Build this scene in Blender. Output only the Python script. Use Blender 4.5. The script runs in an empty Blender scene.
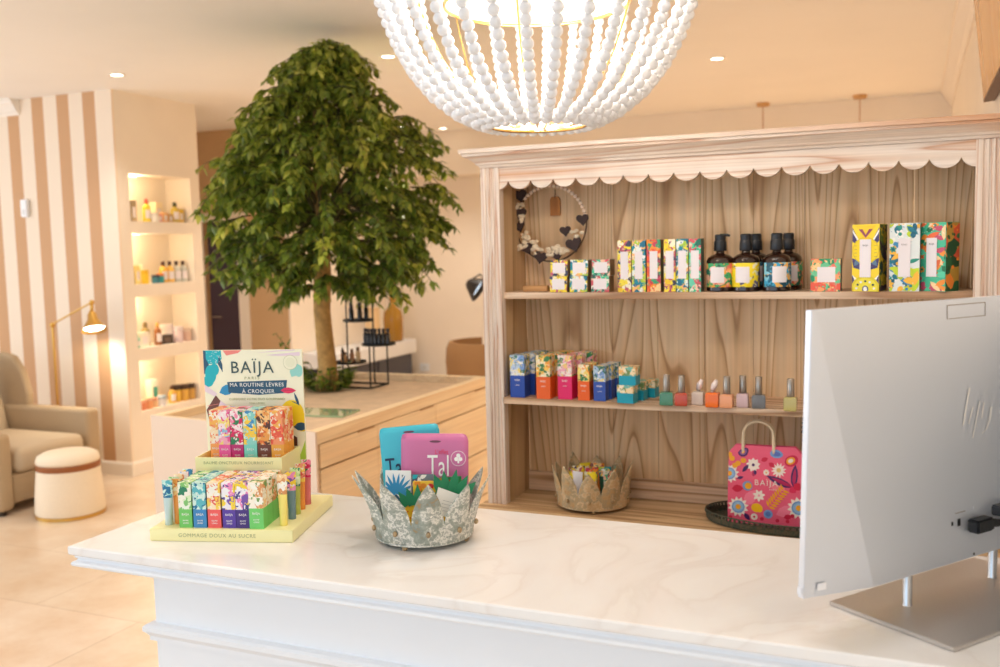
import bpy, bmesh, math, random
from mathutils import Vector, Matrix, Euler
PI = math.pi
SC = bpy.context.scene
COL = SC.collection
random.seed(11)

# ------------------------------------------------------------------ helpers
def S(r, g, b):
    f = lambda c: (c/255/12.92) if c/255 <= 0.04045 else ((c/255+0.055)/1.055)**2.4
    return (f(r), f(g), f(b), 1.0)

def quadprism(mb, p, z0, z1):
    vs = [(x,y,z0) for x,y in p]+[(x,y,z1) for x,y in p]
    return mb.add(vs, [(3,2,1,0),(4,5,6,7),(0,1,5,4),(1,2,6,5),(2,3,7,6),(3,0,4,7)])
class MB:
    """collects shapes for ONE mesh object"""
    def __init__(s): s.v = []; s.f = []; s.m = []
    def add(s, vs, fs, m=0):
        n = len(s.v); s.v += [tuple(p) for p in vs]
        for f in fs: s.f.append([n+i for i in f]); s.m.append(m)
        return s
    def box(s, x0, x1, y0, y1, z0, z1, m=0):
        vs = [(x0,y0,z0),(x1,y0,z0),(x1,y1,z0),(x0,y1,z0),(x0,y0,z1),(x1,y0,z1),(x1,y1,z1),(x0,y1,z1)]
        return s.add(vs, [(3,2,1,0),(4,5,6,7),(0,1,5,4),(1,2,6,5),(2,3,7,6),(3,0,4,7)], m)
    def quad(s, a, b, c, d, m=0): return s.add([a,b,c,d], [(0,1,2,3)], m)
    def lathe(s, prof, seg=24, c=(0,0,0), m=0, a0=0.0, a1=2*PI, sx=1.0, sy=1.0, ring=False):
        full = abs(a1-a0-2*PI) < 1e-6; n = seg if full else seg+1
        vs = []
        for r, z in prof:
            for i in range(n):
                a = a0+(a1-a0)*i/seg
                vs.append((c[0]+r*sx*math.cos(a), c[1]+r*sy*math.sin(a), c[2]+z))
        fs = []
        for k in range(len(prof)-1):
            for i in range(seg):
                j = (i+1) % n
                fs.append((k*n+i, k*n+j, (k+1)*n+j, (k+1)*n+i))
        if ring:
            k = len(prof)-1
            for i in range(seg): j = (i+1) % n; fs.append((k*n+i, k*n+j, j, i))
        elif full:
            if prof[0][0] > 1e-6: fs.append(tuple(reversed(range(n))))
            if prof[-1][0] > 1e-6: fs.append(tuple(range((len(prof)-1)*n, len(prof)*n)))
        return s.add(vs, fs, m)
    def tube(s, pts, r, seg=8, m=0, closed=False):
        pts = [Vector(p) for p in pts]; n = len(pts); rings = []
        rr = r if isinstance(r, (list, tuple)) else [r]*n
        up = None
        for i, p in enumerate(pts):
            if closed: t = pts[(i+1) % n]-pts[i-1]
            else: t = pts[min(i+1, n-1)]-pts[max(i-1, 0)]
            t = t.normalized()
            if up is None: up = Vector((0,0,1)) if abs(t.z) < 0.9 else Vector((1,0,0))
            a = t.cross(up)
            if a.length < 1e-5: a = t.cross(Vector((1,0.3,0)))
            a.normalize(); b = a.cross(t).normalized(); up = b
            rings.append([p+(a*math.cos(2*PI*k/seg)+b*math.sin(2*PI*k/seg))*rr[i] for k in range(seg)])
        vs = [q for R in rings for q in R]; fs = []
        for i in range(n if closed else n-1):
            j = (i+1) % n
            for k in range(seg):
                l = (k+1) % seg
                fs.append((i*seg+k, i*seg+l, j*seg+l, j*seg+k))
        if not closed:
            fs.append(tuple(reversed(range(seg)))); fs.append(tuple(range((n-1)*seg, n*seg)))
        return s.add(vs, fs, m)
    def ball(s, c, r, seg=12, rings=8, m=0, sx=1, sy=1, sz=1):
        prof = [(r*math.sin(PI*k/rings), -r*math.cos(PI*k/rings)*sz) for k in range(rings+1)]
        prof[0] = (1e-7, prof[0][1]); prof[-1] = (1e-7, prof[-1][1])
        return s.lathe(prof, seg, c, m, sx=sx, sy=sy)
    def prism(s, poly, y0, y1, m=0):
        """polygon in x,z (counter-clockwise seen from -Y) extruded along y"""
        n = len(poly)
        vs = [(x,y0,z) for x,z in poly]+[(x,y1,z) for x,z in poly]
        fs = [tuple(range(n)), tuple(reversed(range(n,2*n)))]
        for i in range(n):
            j = (i+1) % n; fs.append((j, i, n+i, n+j))
        return s.add(vs, fs, m)
    def rings(s, rects, m=0):
        """loft of rectangles (x0,x1,y0,y1,z), capped"""
        vs = []
        for x0,x1,y0,y1,z in rects: vs += [(x0,y0,z),(x1,y0,z),(x1,y1,z),(x0,y1,z)]
        fs = []
        for k in range(len(rects)-1):
            for i in range(4):
                j = (i+1) % 4; fs.append((4*k+i,4*k+j,4*k+4+j,4*k+4+i))
        fs.append((3,2,1,0)); L = 4*(len(rects)-1); fs.append((L,L+1,L+2,L+3))
        return s.add(vs, fs, m)
    def mesh(s, name, mats, smooth=False, bevel=0.0, fix=True):
        me = bpy.data.meshes.new(name)
        me.from_pydata(s.v, [], s.f)
        mats = mats if isinstance(mats, (list, tuple)) else [mats]
        for m in mats: me.materials.append(m)
        me.polygons.foreach_set('material_index', s.m)
        if fix or bevel:
            bm = bmesh.new(); bm.from_mesh(me)
            if fix: bmesh.ops.recalc_face_normals(bm, faces=bm.faces)
            if bevel: bmesh.ops.bevel(bm, geom=list(bm.edges), offset=bevel, segments=2, affect='EDGES', clamp_overlap=True)
            bm.to_mesh(me); bm.free()
        if smooth: me.polygons.foreach_set('use_smooth', [True]*len(me.polygons))
        me.update()
        return me
    def build(s, name, mats, parent=None, loc=(0,0,0), rot=(0,0,0), smooth=False, bevel=0.0, fix=True, auto=None):
        me = s.mesh(name, mats, smooth or (auto is not None), bevel, fix)
        if auto is not None: me.set_sharp_from_angle(angle=math.radians(auto))
        return link(name, me, parent, loc, rot)

def link(name, data, parent=None, loc=(0,0,0), rot=(0,0,0)):
    o = bpy.data.objects.new(name, data); COL.objects.link(o)
    o.location = loc; o.rotation_euler = rot
    if parent is not None: o.parent = parent
    return o
def tag(o, label, cat, group=None):
    o['label'] = label; o['category'] = cat
    if group: o['group'] = group
    return o
def thing(name, label, cat, loc=(0,0,0), rz=0.0, group=None):
    return tag(link(name, None, None, loc, (0,0,rz)), label, cat, group)
def struct(name, mb, mats, label, cat, **k):
    o = mb.build(name, mats, **k); o['kind'] = 'structure'; o['label'] = label; o['category'] = cat
    return o
def dup(root, loc, rz, label, group=None):
    r = root.copy(); COL.objects.link(r); r.location = loc; r.rotation_euler = (0,0,rz); r['label'] = label
    if group: r['group'] = group
    for ch in root.children:
        c = ch.copy(); COL.objects.link(c); c.parent = r
        for g in ch.children:
            d = g.copy(); COL.objects.link(d); d.parent = c
    return r

# ------------------------------------------------------------------ materials
def nodes(name):
    m = bpy.data.materials.new(name); m.use_nodes = True
    nt = m.node_tree; b = nt.nodes['Principled BSDF']
    return m, nt, b
def N(nt, t, **k):
    n = nt.nodes.new(t)
    for a, v in k.items(): setattr(n, a, v)
    return n
def ramp(nt, stops, interp='LINEAR'):
    r = N(nt, 'ShaderNodeValToRGB'); r.color_ramp.interpolation = interp
    e = r.color_ramp.elements
    while len(e) > 1: e.remove(e[-1])
    e[0].position, e[0].color = stops[0]
    for p, c in stops[1:]:
        x = e.new(p); x.color = c
    return r
def mat(name, c, rough=0.5, metal=0.0, spec=0.5, emit=None, es=1.0, trans=0.0, coat=0.0, sss=0.0, noise=0.0, nscale=40):
    m, nt, b = nodes(name)
    b.inputs['Base Color'].default_value = c; b.inputs['Roughness'].default_value = rough
    b.inputs['Metallic'].default_value = metal; b.inputs['Specular IOR Level'].default_value = spec
    b.inputs['Transmission Weight'].default_value = trans; b.inputs['Coat Weight'].default_value = coat
    if emit: b.inputs['Emission Color'].default_value = emit; b.inputs['Emission Strength'].default_value = es
    if sss: b.inputs['Subsurface Weight'].default_value = sss
    tc = N(nt, 'ShaderNodeTexCoord'); n = N(nt, 'ShaderNodeTexNoise')
    n.inputs['Scale'].default_value = nscale; n.inputs['Detail'].default_value = 3
    nt.links.new(tc.outputs['Object'], n.inputs['Vector'])
    if noise:
        k = 1-noise
        r = ramp(nt, [(0.3, (c[0]*k, c[1]*k, c[2]*k, 1)), (0.7, (min(1,c[0]*(1+noise*.5)), min(1,c[1]*(1+noise*.5)), min(1,c[2]*(1+noise*.5)), 1))])
        nt.links.new(n.outputs['Fac'], r.inputs['Fac']); nt.links.new(r.outputs['Color'], b.inputs['Base Color'])
    else:
        bp = N(nt, 'ShaderNodeBump'); bp.inputs['Strength'].default_value = 0.02; bp.inputs['Distance'].default_value = 0.001
        nt.links.new(n.outputs['Fac'], bp.inputs['Height']); nt.links.new(bp.outputs['Normal'], b.inputs['Normal'])
    return m
def wood(name, stops, axis='Z', rings=9.0, across=5.0, along=0.5, rough=0.6, knots=0.0):
    """straight-to-cathedral grain running along one axis"""
    m, nt, b = nodes(name)
    tc = N(nt, 'ShaderNodeTexCoord'); mp = N(nt, 'ShaderNodeMapping')
    sc = {'X': (along, across, across), 'Y': (across, along, across), 'Z': (across, across, along)}[axis]
    mp.inputs['Scale'].default_value = sc
    nt.links.new(tc.outputs['Object'], mp.inputs['Vector'])
    n = N(nt, 'ShaderNodeTexNoise'); n.inputs['Scale'].default_value = 1.0; n.inputs['Detail'].default_value = 1.2; n.inputs['Roughness'].default_value = 0.35
    nt.links.new(mp.outputs['Vector'], n.inputs['Vector'])
    mu = N(nt, 'ShaderNodeMath', operation='MULTIPLY'); mu.inputs[1].default_value = rings
    fr = N(nt, 'ShaderNodeMath', operation='FRACT')
    nt.links.new(n.outputs['Fac'], mu.inputs[0]); nt.links.new(mu.outputs[0], fr.inputs[0])
    r = ramp(nt, stops); nt.links.new(fr.outputs[0], r.inputs['Fac'])
    mp2 = N(nt, 'ShaderNodeMapping'); mp2.inputs['Scale'].default_value = tuple(x*(14 if x == across else 3) for x in sc)
    nt.links.new(tc.outputs['Object'], mp2.inputs['Vector'])
    n2 = N(nt, 'ShaderNodeTexNoise'); n2.inputs['Scale'].default_value = 1.0; n2.inputs['Detail'].default_value = 4
    nt.links.new(mp2.outputs['Vector'], n2.inputs['Vector'])
    r2 = ramp(nt, [(0.3, (0.80,0.78,0.76,1)), (0.65, (1,1,1,1))])
    nt.links.new(n2.outputs['Fac'], r2.inputs['Fac'])
    mx = N(nt, 'ShaderNodeMix', data_type='RGBA', blend_type='MULTIPLY'); mx.inputs[0].default_value = 0.8
    nt.links.new(r.outputs['Color'], mx.inputs[6]); nt.links.new(r2.outputs['Color'], mx.inputs[7])
    out = mx.outputs[2]
    if knots:
        n3 = N(nt, 'ShaderNodeTexNoise'); n3.inputs['Scale'].default_value = 0.55; n3.inputs['Detail'].default_value = 0
        mp3 = N(nt, 'ShaderNodeMapping'); mp3.inputs['Scale'].default_value = tuple(x*1.6 for x in sc)
        mp3.inputs['Location'].default_value = (3.7, 1.2, 8.1)
        nt.links.new(tc.outputs['Object'], mp3.inputs['Vector']); nt.links.new(mp3.outputs['Vector'], n3.inputs['Vector'])
        r3 = ramp(nt, [(0.60, (0,0,0,1)), (0.66, (1,1,1,1))]); nt.links.new(n3.outputs['Fac'], r3.inputs['Fac'])
        mk = N(nt, 'ShaderNodeMix', data_type='RGBA'); mk.inputs[7].default_value = S(206,146,96)
        mm = N(nt, 'ShaderNodeMath', operation='MULTIPLY'); mm.inputs[1].default_value = knots
        nt.links.new(r3.outputs['Color'], mm.inputs[0]); nt.links.new(mm.outputs[0], mk.inputs[0])
        nt.links.new(out, mk.inputs[6]); out = mk.outputs[2]
    nt.links.new(out, b.inputs['Base Color']); b.inputs['Roughness'].default_value = rough
    return m
def floral(name, cols, scale=90, rough=0.45, warp=0.012):
    """printed blobs and leaves in a palette"""
    m, nt, b = nodes(name)
    tc = N(nt, 'ShaderNodeTexCoord'); oi = N(nt, 'ShaderNodeObjectInfo')
    nz = N(nt, 'ShaderNodeTexNoise'); nz.inputs['Scale'].default_value = scale*0.9; nz.inputs['Detail'].default_value = 1
    sub = N(nt, 'ShaderNodeVectorMath', operation='SUBTRACT'); sub.inputs[1].default_value = (0.5,0.5,0.5)
    scl = N(nt, 'ShaderNodeVectorMath', operation='SCALE'); scl.inputs['Scale'].default_value = warp*2
    ad = N(nt, 'ShaderNodeVectorMath', operation='ADD'); ad2 = N(nt, 'ShaderNodeVectorMath', operation='ADD')
    L = nt.links.new
    L(tc.outputs['Object'], nz.inputs['Vector']); L(nz.outputs['Color'], sub.inputs[0]); L(sub.outputs[0], scl.inputs[0])
    L(tc.outputs['Object'], ad.inputs[0]); L(scl.outputs[0], ad.inputs[1]); L(ad.outputs[0], ad2.inputs[0])
    cx = N(nt, 'ShaderNodeCombineXYZ'); L(oi.outputs['Random'], cx.inputs[0]); L(oi.outputs['Random'], cx.inputs[2]); L(cx.outputs[0], ad2.inputs[1])
    vo = N(nt, 'ShaderNodeTexVoronoi'); vo.inputs['Scale'].default_value = scale; L(ad2.outputs[0], vo.inputs['Vector'])
    sp = N(nt, 'ShaderNodeSeparateColor'); L(vo.outputs['Color'], sp.inputs[0])
    n = len(cols); r = ramp(nt, [(i/n, c) for i, c in enumerate(cols)], 'CONSTANT'); L(sp.outputs[0], r.inputs['Fac'])
    v2 = N(nt, 'ShaderNodeTexVoronoi'); v2.inputs['Scale'].default_value = scale*1.9; L(ad2.outputs[0], v2.inputs['Vector'])
    sp2 = N(nt, 'ShaderNodeSeparateColor'); L(v2.outputs['Color'], sp2.inputs[0])
    r2 = ramp(nt, [(i/n, c) for i, c in enumerate(cols[::-1])], 'CONSTANT'); L(sp2.outputs[1], r2.inputs['Fac'])
    lt = N(nt, 'ShaderNodeMath', operation='LESS_THAN'); lt.inputs[1].default_value = 0.34; L(v2.outputs['Distance'], lt.inputs[0])
    mx = N(nt, 'ShaderNodeMix', data_type='RGBA'); L(lt.outputs[0], mx.inputs[0]); L(r.outputs['Color'], mx.inputs[6]); L(r2.outputs['Color'], mx.inputs[7])
    L(mx.outputs[2], b.inputs['Base Color']); b.inputs['Roughness'].default_value = rough
    return m
_pm = {}
def paint(r, g, b, rough=0.45, **k):
    key = (r,g,b,rough)+tuple(sorted(k.items()))
    if key not in _pm: _pm[key] = mat('paint_%d_%d_%d' % (r,g,b), S(r,g,b), rough, **k)
    return _pm[key]

_tx = {}
def text(s, size, m, parent, loc, rot=(PI/2,0,0), name='lettering', sx=1.0, align='CENTER', spacing=1.0, extrude=0.0002):
    key = (s,size,sx,align,spacing,m.name)
    if key not in _tx:
        cu = bpy.data.curves.new('t','FONT'); cu.body = s; cu.size = size; cu.align_x = align; cu.align_y = 'CENTER'
        cu.extrude = extrude; cu.space_character = spacing; cu.resolution_u = 3
        ob = bpy.data.objects.new('t', cu); COL.objects.link(ob)
        dg = bpy.context.evaluated_depsgraph_get(); me = bpy.data.meshes.new_from_object(ob.evaluated_get(dg))
        bpy.data.objects.remove(ob); bpy.data.curves.remove(cu)
        for v in me.vertices: v.co.x *= sx
        me.materials.clear(); me.materials.append(m); me.name = name
        _tx[key] = me
    return link(name, _tx[key], parent, loc, rot)

class Art:
    """flat printed shapes in x,z laid on a face looking to -Y (layers a hair apart)"""
    def __init__(s, y=-0.0003, clip=None): s.mb = MB(); s.mats = []; s.y = y; s.k = 0; s.clip = clip
    def mi(s, m):
        if m not in s.mats: s.mats.append(m)
        return s.mats.index(m)
    def poly(s, pts, m):
        if s.clip:
            x0,x1,z0,z1 = s.clip
            for ax, lim, sg in ((0,x0,1),(0,x1,-1),(1,z0,1),(1,z1,-1)):
                out = []
                for i in range(len(pts)):
                    a, b = pts[i-1], pts[i]
                    da, db = sg*(a[ax]-lim), sg*(b[ax]-lim)
                    if (da < 0) != (db < 0):
                        t = da/(da-db); out.append((a[0]+(b[0]-a[0])*t, a[1]+(b[1]-a[1])*t))
                    if db >= 0: out.append(b)
                pts = out
                if len(pts) < 3: return
        s.k += 1; y = s.y-s.k*0.000004
        s.mb.add([(x,y,z) for x,z in pts], [tuple(range(len(pts)))], s.mi(m))
    def ell(s, cx, cz, rx, rz, m, rot=0.0, n=18):
        c, d = math.cos(rot), math.sin(rot)
        s.poly([(cx+rx*math.cos(t)*c-rz*math.sin(t)*d, cz+rx*math.cos(t)*d+rz*math.sin(t)*c) for t in [2*PI*i/n for i in range(n)]], m)
    def leaf(s, cx, cz, l, w, m, rot=0.0):
        c, d = math.cos(rot), math.sin(rot)
        P = [(0,0),(l*.25,-w*.42),(l*.5,-w*.5),(l*.75,-w*.36),(l,0),(l*.75,w*.36),(l*.5,w*.5),(l*.25,w*.42)]
        s.poly([(cx+x*c-z*d, cz+x*d+z*c) for x,z in P], m)
    def flower(s, cx, cz, r, n, mp, mc, rc=0.38, fat=0.55):
        for i in range(n): s.leaf(cx, cz, r, r*fat, mp, 2*PI*i/n+.2)
        s.ell(cx, cz, r*rc, r*rc, mc, n=12)
    def build(s, name, parent, loc=(0,0,0), rot=(0,0,0)):
        return s.mb.build(name, s.mats, parent, loc, rot, fix=False)

# plain paints
WALL = mat('wall_paint', S(246,235,220), 0.7, noise=0.03, nscale=3)
CEIL = mat('ceiling_paint', S(252,249,245), 0.8, noise=0.02, nscale=2)
TRIM = mat('trim_paint', S(244,236,226), 0.5)
TAN = mat('tan_paint', S(206,172,132), 0.7, noise=0.05, nscale=4)
WHITE = mat('white_paint', S(240,242,246), 0.38, noise=0.015, nscale=6)
BLACK = mat('black_plastic', S(22,22,24), 0.4)
BLACKMETAL = mat('black_metal', S(38,40,38), 0.45, metal=0.6)
BRASS = mat('brass', S(216,172,92), 0.28, metal=1.0)
GOLD = mat('gold_frame', S(232,190,120), 0.25, metal=1.0)
STEEL = mat('steel', S(200,200,202), 0.25, metal=1.0)

# ------------------------------------------------------------------ room shell
CE = 2.67
XR = 0.24; YF = 8.9; XL = -7.6; YB = -2.6; YS = 5.05; XC = -5.022; YW = 7.2
def floor_mat():
    m, nt, b = nodes('travertine_tiles'); L = nt.links.new
    tc = N(nt, 'ShaderNodeTexCoord'); br = N(nt, 'ShaderNodeTexBrick')
    br.offset = 0.5; br.inputs['Scale'].default_value = 1.0; br.inputs['Brick Width'].default_value = 1.2; br.inputs['Row Height'].default_value = 0.6
    br.inputs['Mortar Size'].default_value = 0.004; br.inputs['Mortar Smooth'].default_value = 0.3
    br.inputs['Color1'].default_value = S(232,214,194); br.inputs['Color2'].default_value = S(226,208,186); br.inputs['Mortar'].default_value = S(206,184,160)
    L(tc.outputs['Object'], br.inputs['Vector'])
    n = N(nt, 'ShaderNodeTexNoise'); n.inputs['Scale'].default_value = 3.2; n.inputs['Detail'].default_value = 6; n.inputs['Roughness'].default_value = 0.65
    L(tc.outputs['Object'], n.inputs['Vector'])
    r = ramp(nt, [(0.35, S(226,200,172)), (0.65, (1,1,1,1))]); L(n.outputs['Fac'], r.inputs['Fac'])
    mx = N(nt, 'ShaderNodeMix', data_type='RGBA', blend_type='MULTIPLY'); mx.inputs[0].default_value = 0.6
    L(br.outputs['Color'], mx.inputs[6]); L(r.outputs['Color'], mx.inputs[7]); L(mx.outputs[2], b.inputs['Base Color'])
    b.inputs['Roughness'].default_value = 0.28
    return m
FLOOR = floor_mat()
def stripe_mat():
    m, nt, b = nodes('striped_wallpaper'); L = nt.links.new
    tc = N(nt, 'ShaderNodeTexCoord'); sx = N(nt, 'ShaderNodeSeparateXYZ'); L(tc.outputs['Object'], sx.inputs[0])
    a = N(nt, 'ShaderNodeMath', operation='ADD'); a.inputs[1].default_value = 5.17+0.2417*40
    d = N(nt, 'ShaderNodeMath', operation='DIVIDE'); d.inputs[1].default_value = 0.2417
    f = N(nt, 'ShaderNodeMath', operation='FRACT'); g = N(nt, 'ShaderNodeMath', operation='GREATER_THAN'); g.inputs[1].default_value = 0.53
    z = N(nt, 'ShaderNodeMath', operation='LESS_THAN'); z.inputs[1].default_value = 2.575
    mu = N(nt, 'ShaderNodeMath', operation='MULTIPLY'); lx = N(nt, 'ShaderNodeMath', operation='LESS_THAN'); lx.inputs[1].default_value = -5.16
    mu2 = N(nt, 'ShaderNodeMath', operation='MULTIPLY')
    L(sx.outputs[0], a.inputs[0]); L(a.outputs[0], d.inputs[0]); L(d.outputs[0], f.inputs[0]); L(f.outputs[0], g.inputs[0])
    L(sx.outputs[0], lx.inputs[0]); L(g.outputs[0], mu.inputs[0]); L(lx.outputs[0], mu.inputs[1])
    mx = N(nt, 'ShaderNodeMix', data_type='RGBA'); mx.inputs[6].default_value = S(243,226,206); mx.inputs[7].default_value = S(205,160,118)
    L(mu.outputs[0], mx.inputs[0]); L(mx.outputs[2], b.inputs['Base Color']); b.inputs['Roughness'].default_value = 0.65
    return m
STRIPE = stripe_mat()

struct('floor', MB().box(XL-.2, XR+.2, YB-.2, YF+.2, -0.1, 0), FLOOR, 'beige travertine tiled shop floor', 'floor')
struct('ceiling', MB().box(XL-.2, XR+.2, YB-.2, YF+.2, CE, CE+.1), CEIL, 'smooth cream ceiling with small round downlights', 'ceiling')
struct('wall_right', MB().box(XR, XR+.2, YB-.2, YF+.2, 0, CE), WALL, 'cream wall running behind the screen and shelf unit', 'wall')
mb = MB(); mb.box(XL-.2, XL, YB-.2, -1.25, 0, CE); mb.box(XL-.2, XL, 3.85, YS+.2, 0, CE); mb.box(XL-.2, XL, -1.25, 3.85, 0, .35); mb.box(XL-.2, XL, -1.25, 3.85, 2.45, CE)  # unseen opening, cut to let the added side light in
struct('wall_left', mb, WALL, 'cream side wall beyond the armchair', 'wall')
struct('wall_striped', MB().box(XL, XC, YS, YS+.02, 0, CE), STRIPE, 'wall with cream and tan vertical wallpaper stripes', 'wall')
struct('wall_back', MB().box(-5.2, XR, YF, YF+.2, 0, CE), WALL, 'cream wall at the far end of the room', 'wall')
# column with four lit niches (faces +X)
ny0, ny1 = 5.168, 5.787
NZ = [(1.783,2.112),(1.341,1.698),(0.889,1.252),(0.441,0.800)]
nb = XC-0.24; y1c = 5.885; ya = YS+.02
mb = MB()
def colface(y0, y1, z0, z1): mb.quad((XC,y0,z0),(XC,y1,z0),(XC,y1,z1),(XC,y0,z1))
colface(ya, ny0, 0, CE); colface(ny1, y1c, 0, CE)
zs = [0]+[z for a, b in reversed(NZ) for z in (a, b)]+[CE]
for i in range(0, len(zs), 2): colface(ny0, ny1, zs[i], zs[i+1])
for a, b in NZ:
    mb.quad((nb,ny0,a),(nb,ny1,a),(nb,ny1,b),(nb,ny0,b))
    mb.quad((XC,ny0,a),(XC,ny1,a),(nb,ny1,a),(nb,ny0,a)); mb.quad((XC,ny0,b),(XC,ny1,b),(nb,ny1,b),(nb,ny0,b))
    mb.quad((XC,ny0,a),(nb,ny0,a),(nb,ny0,b),(XC,ny0,b)); mb.quad((XC,ny1,a),(nb,ny1,a),(nb,ny1,b),(XC,ny1,b))
mb.quad((XC,y1c,0),(XC-1.2,y1c,0),(XC-1.2,y1c,CE),(XC,y1c,CE))
mb.quad((XC-1.2,ya,0),(XC-1.2,y1c,0),(XC-1.2,y1c,CE),(XC-1.2,ya,CE))
mb.quad((XC,ya,0),(XC-1.2,ya,0),(XC-1.2,ya,CE),(XC,ya,CE))
struct('wall_niche', mb, WALL, 'cream pier with four lit display niches one above another', 'wall', fix=False)
# passage wall with dark door
mb = MB(); dl, dr = -6.12, -5.735
mb.box(XL, dl, YW, YW+.15, 0, CE); mb.box(dl, dr, YW, YW+.15, 1.84, CE); mb.box(dr, -5.2, YW, YW+.15, 0, CE)
struct('wall_passage', mb, TAN, 'tan wall around the dark door behind the tree', 'wall')
struct('wall_return', MB().box(-5.2, -5.18, YW, YF, 0, CE), WALL, 'cream return wall right of the tan passage wall', 'wall')
struct('wall_passage_end', MB().box(XL-.2, XL, YS+.2, YW+.2, 0, CE), WALL, 'cream wall closing the passage on the far left', 'wall')
mb = MB(); mb.box(dr, dr+.11, YW-.02, YW, 0, 1.915); mb.box(dl-.1, dl, YW-.02, YW, 0, 1.915); mb.box(dl, dr, YW-.02, YW, 1.84, 1.915)
struct('trim_1', mb, TRIM, 'pale door frame around the dark door', 'door frame')
d = thing('door_1', 'dark plum door leaf in the pale frame behind the tree', 'door', (dl+.003, YW+.05, 0)); d['kind'] = 'structure'
MB().box(0, dr-dl-.006, 0, .04, .006, 1.837).build('door_leaf', mat('plum_door', S(74,62,78), 0.3), d)
MB().tube([(.05,-.001,.95),(.05,-.04,.95),(.16,-.04,.95)], .008).build('door_handle', STEEL, d)
# soffit, crown mouldings, baseboards
struct('trim_2', MB().box(-5.18, XR, 8.45, YF, 2.25, CE-.001), WALL, 'boxed soffit along the top of the far wall', 'soffit')
def moulding(pts, prof_dir, z1):  # stepped cove: list of (offset, drop)
    pass
mb = MB()
pr = [(0,.11),(.012,.11),(.018,.095),(.03,.085),(.055,.045),(.068,.03),(.072,.012),(.085,.010),(.085,0),(0,0)]
def sweep_y(mb, x, sgn, y0, y1, z, prof):
    n = len(prof); vs = [(x+sgn*o, y0, z-dz) for o, dz in prof]+[(x+sgn*o, y1, z-dz) for o, dz in prof]
    fs = [(i, (i+1) % n, n+(i+1) % n, n+i) for i in range(n)]+[tuple(range(n)), tuple(reversed(range(n, 2*n)))]
    mb.add(vs, fs)
def sweep_x(mb, y, sgn, x0, x1, z, prof):
    n = len(prof); vs = [(x0, y+sgn*o, z-dz) for o, dz in prof]+[(x1, y+sgn*o, z-dz) for o, dz in prof]
    fs = [(i, (i+1) % n, n+(i+1) % n, n+i) for i in range(n)]+[tuple(range(n)), tuple(reversed(range(n, 2*n)))]
    mb.add(vs, fs)
sweep_y(mb, XR, -1, YB, 8.45, CE, pr)
struct('trim_3', mb, TRIM, 'stepped white crown moulding along the right wall', 'crown moulding')
mb = MB(); sweep_x(mb, YS, -1, XL, -5.88, CE, pr)
struct('trim_4', mb, TRIM, 'white crown moulding above the left part of the striped wall', 'crown moulding')
bp = [(0,.0),(.016,.0),(.016,-.085),(.010,-.1),(0,-.1)]
mb = MB(); sweep_x(mb, YS, -1, XL, XC+.016, 0, bp); sweep_y(mb, XC, 1, YS, y1c, 0, bp)
struct('baseboard_left', mb, TRIM, 'white baseboard under the striped wall and niches', 'baseboard')
mb = MB(); sweep_x(mb, YF, -1, -5.18, XR, 0, bp); sweep_y(mb, -5.18, 1, YW, YF, 0, bp)
struct('baseboard_back', mb, TRIM, 'white baseboard along the far cream wall', 'baseboard')
# shopfront behind the camera: sill, piers and head round one wide opening
mb = MB(); mb.box(XL, -6.9, YB-.2, YB, 0, CE); mb.box(.16, XR, YB-.2, YB, 0, CE); mb.box(-6.9, .16, YB-.2, YB, 2.5, CE); mb.box(-6.9, .16, YB-.2, YB, 0, .15)
struct('wall_front', mb, WALL, 'shopfront wall around a wide window', 'wall')

# ------------------------------------------------------------------ reception counter
ZC = 1.0
STONE = None
def stone_mat():
    m, nt, b = nodes('white_quartz'); L = nt.links.new
    tc = N(nt, 'ShaderNodeTexCoord'); n = N(nt, 'ShaderNodeTexNoise'); n.inputs['Scale'].default_value = 2.4; n.inputs['Detail'].default_value = 7; n.inputs['Distortion'].default_value = 1.6
    L(tc.outputs['Object'], n.inputs['Vector'])
    r = ramp(nt, [(0.40, S(246,243,240)), (0.49, S(243,238,234)), (0.515, S(239,233,228)), (0.54, S(245,241,237)), (0.7, S(247,244,241))])
    L(n.outputs['Fac'], r.inputs['Fac']); L(r.outputs['Color'], b.inputs['Base Color'])
    b.inputs['Roughness'].default_value = 0.2; b.inputs['Coat Weight'].default_value = 0.15
    return m
STONE = stone_mat()
c = thing('reception_counter', 'white panelled counter body with a moulded rail under the stone top', 'counter', (-.53, 1.55, 0))
bx0, bx1, by0, by1 = -1.330+.53, XR-.002+.53, 1.372-1.55, 1.72-1.55
MB().box(bx0, bx1, by0, by1, 0, .9565).build('counter_body', WHITE, c, bevel=.002)
prr = lambda o, z: (bx0-o, bx1, by0-o, by1+.0, z)
MB().rings([prr(.001,.812),(bx0-.008,bx1,by0-.008,by1,.814),prr(.008,.822),prr(.012,.828),prr(.017,.833),prr(.017,.842),prr(.012,.846),prr(.001,.848)]).build('moulded_rail', WHITE, c)
MB().rings([prr(.014,.0),prr(.014,.09),prr(.006,.10),prr(.001,.102)]).build('plinth', WHITE, c)
t = thing('countertop', 'pale veined stone worktop with white moulded edge', 'worktop', (-.53, 1.55, .957))
tx0, tx1, ty0, ty1 = -1.478+.53, XR-.002+.53, 1.311-1.55, 1.806-1.55
tr = lambda o, z: (tx0+o, tx1, ty0+o, ty1-o, z)
MB().rings([tr(.004,.024),tr(.001,.026),tr(0,.029),tr(0,.040),tr(.0015,.0425),tr(.004,.043)]).build('stone_slab', STONE, t)
MB().rings([tr(.016,.0002),tr(.009,.0006),tr(.004,.003),tr(.002,.007),tr(.004,.011),tr(.010,.0135),tr(.012,.017),tr(.008,.0185),tr(.008,.0238)]).build('edge_moulding', WHITE, t)

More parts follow.
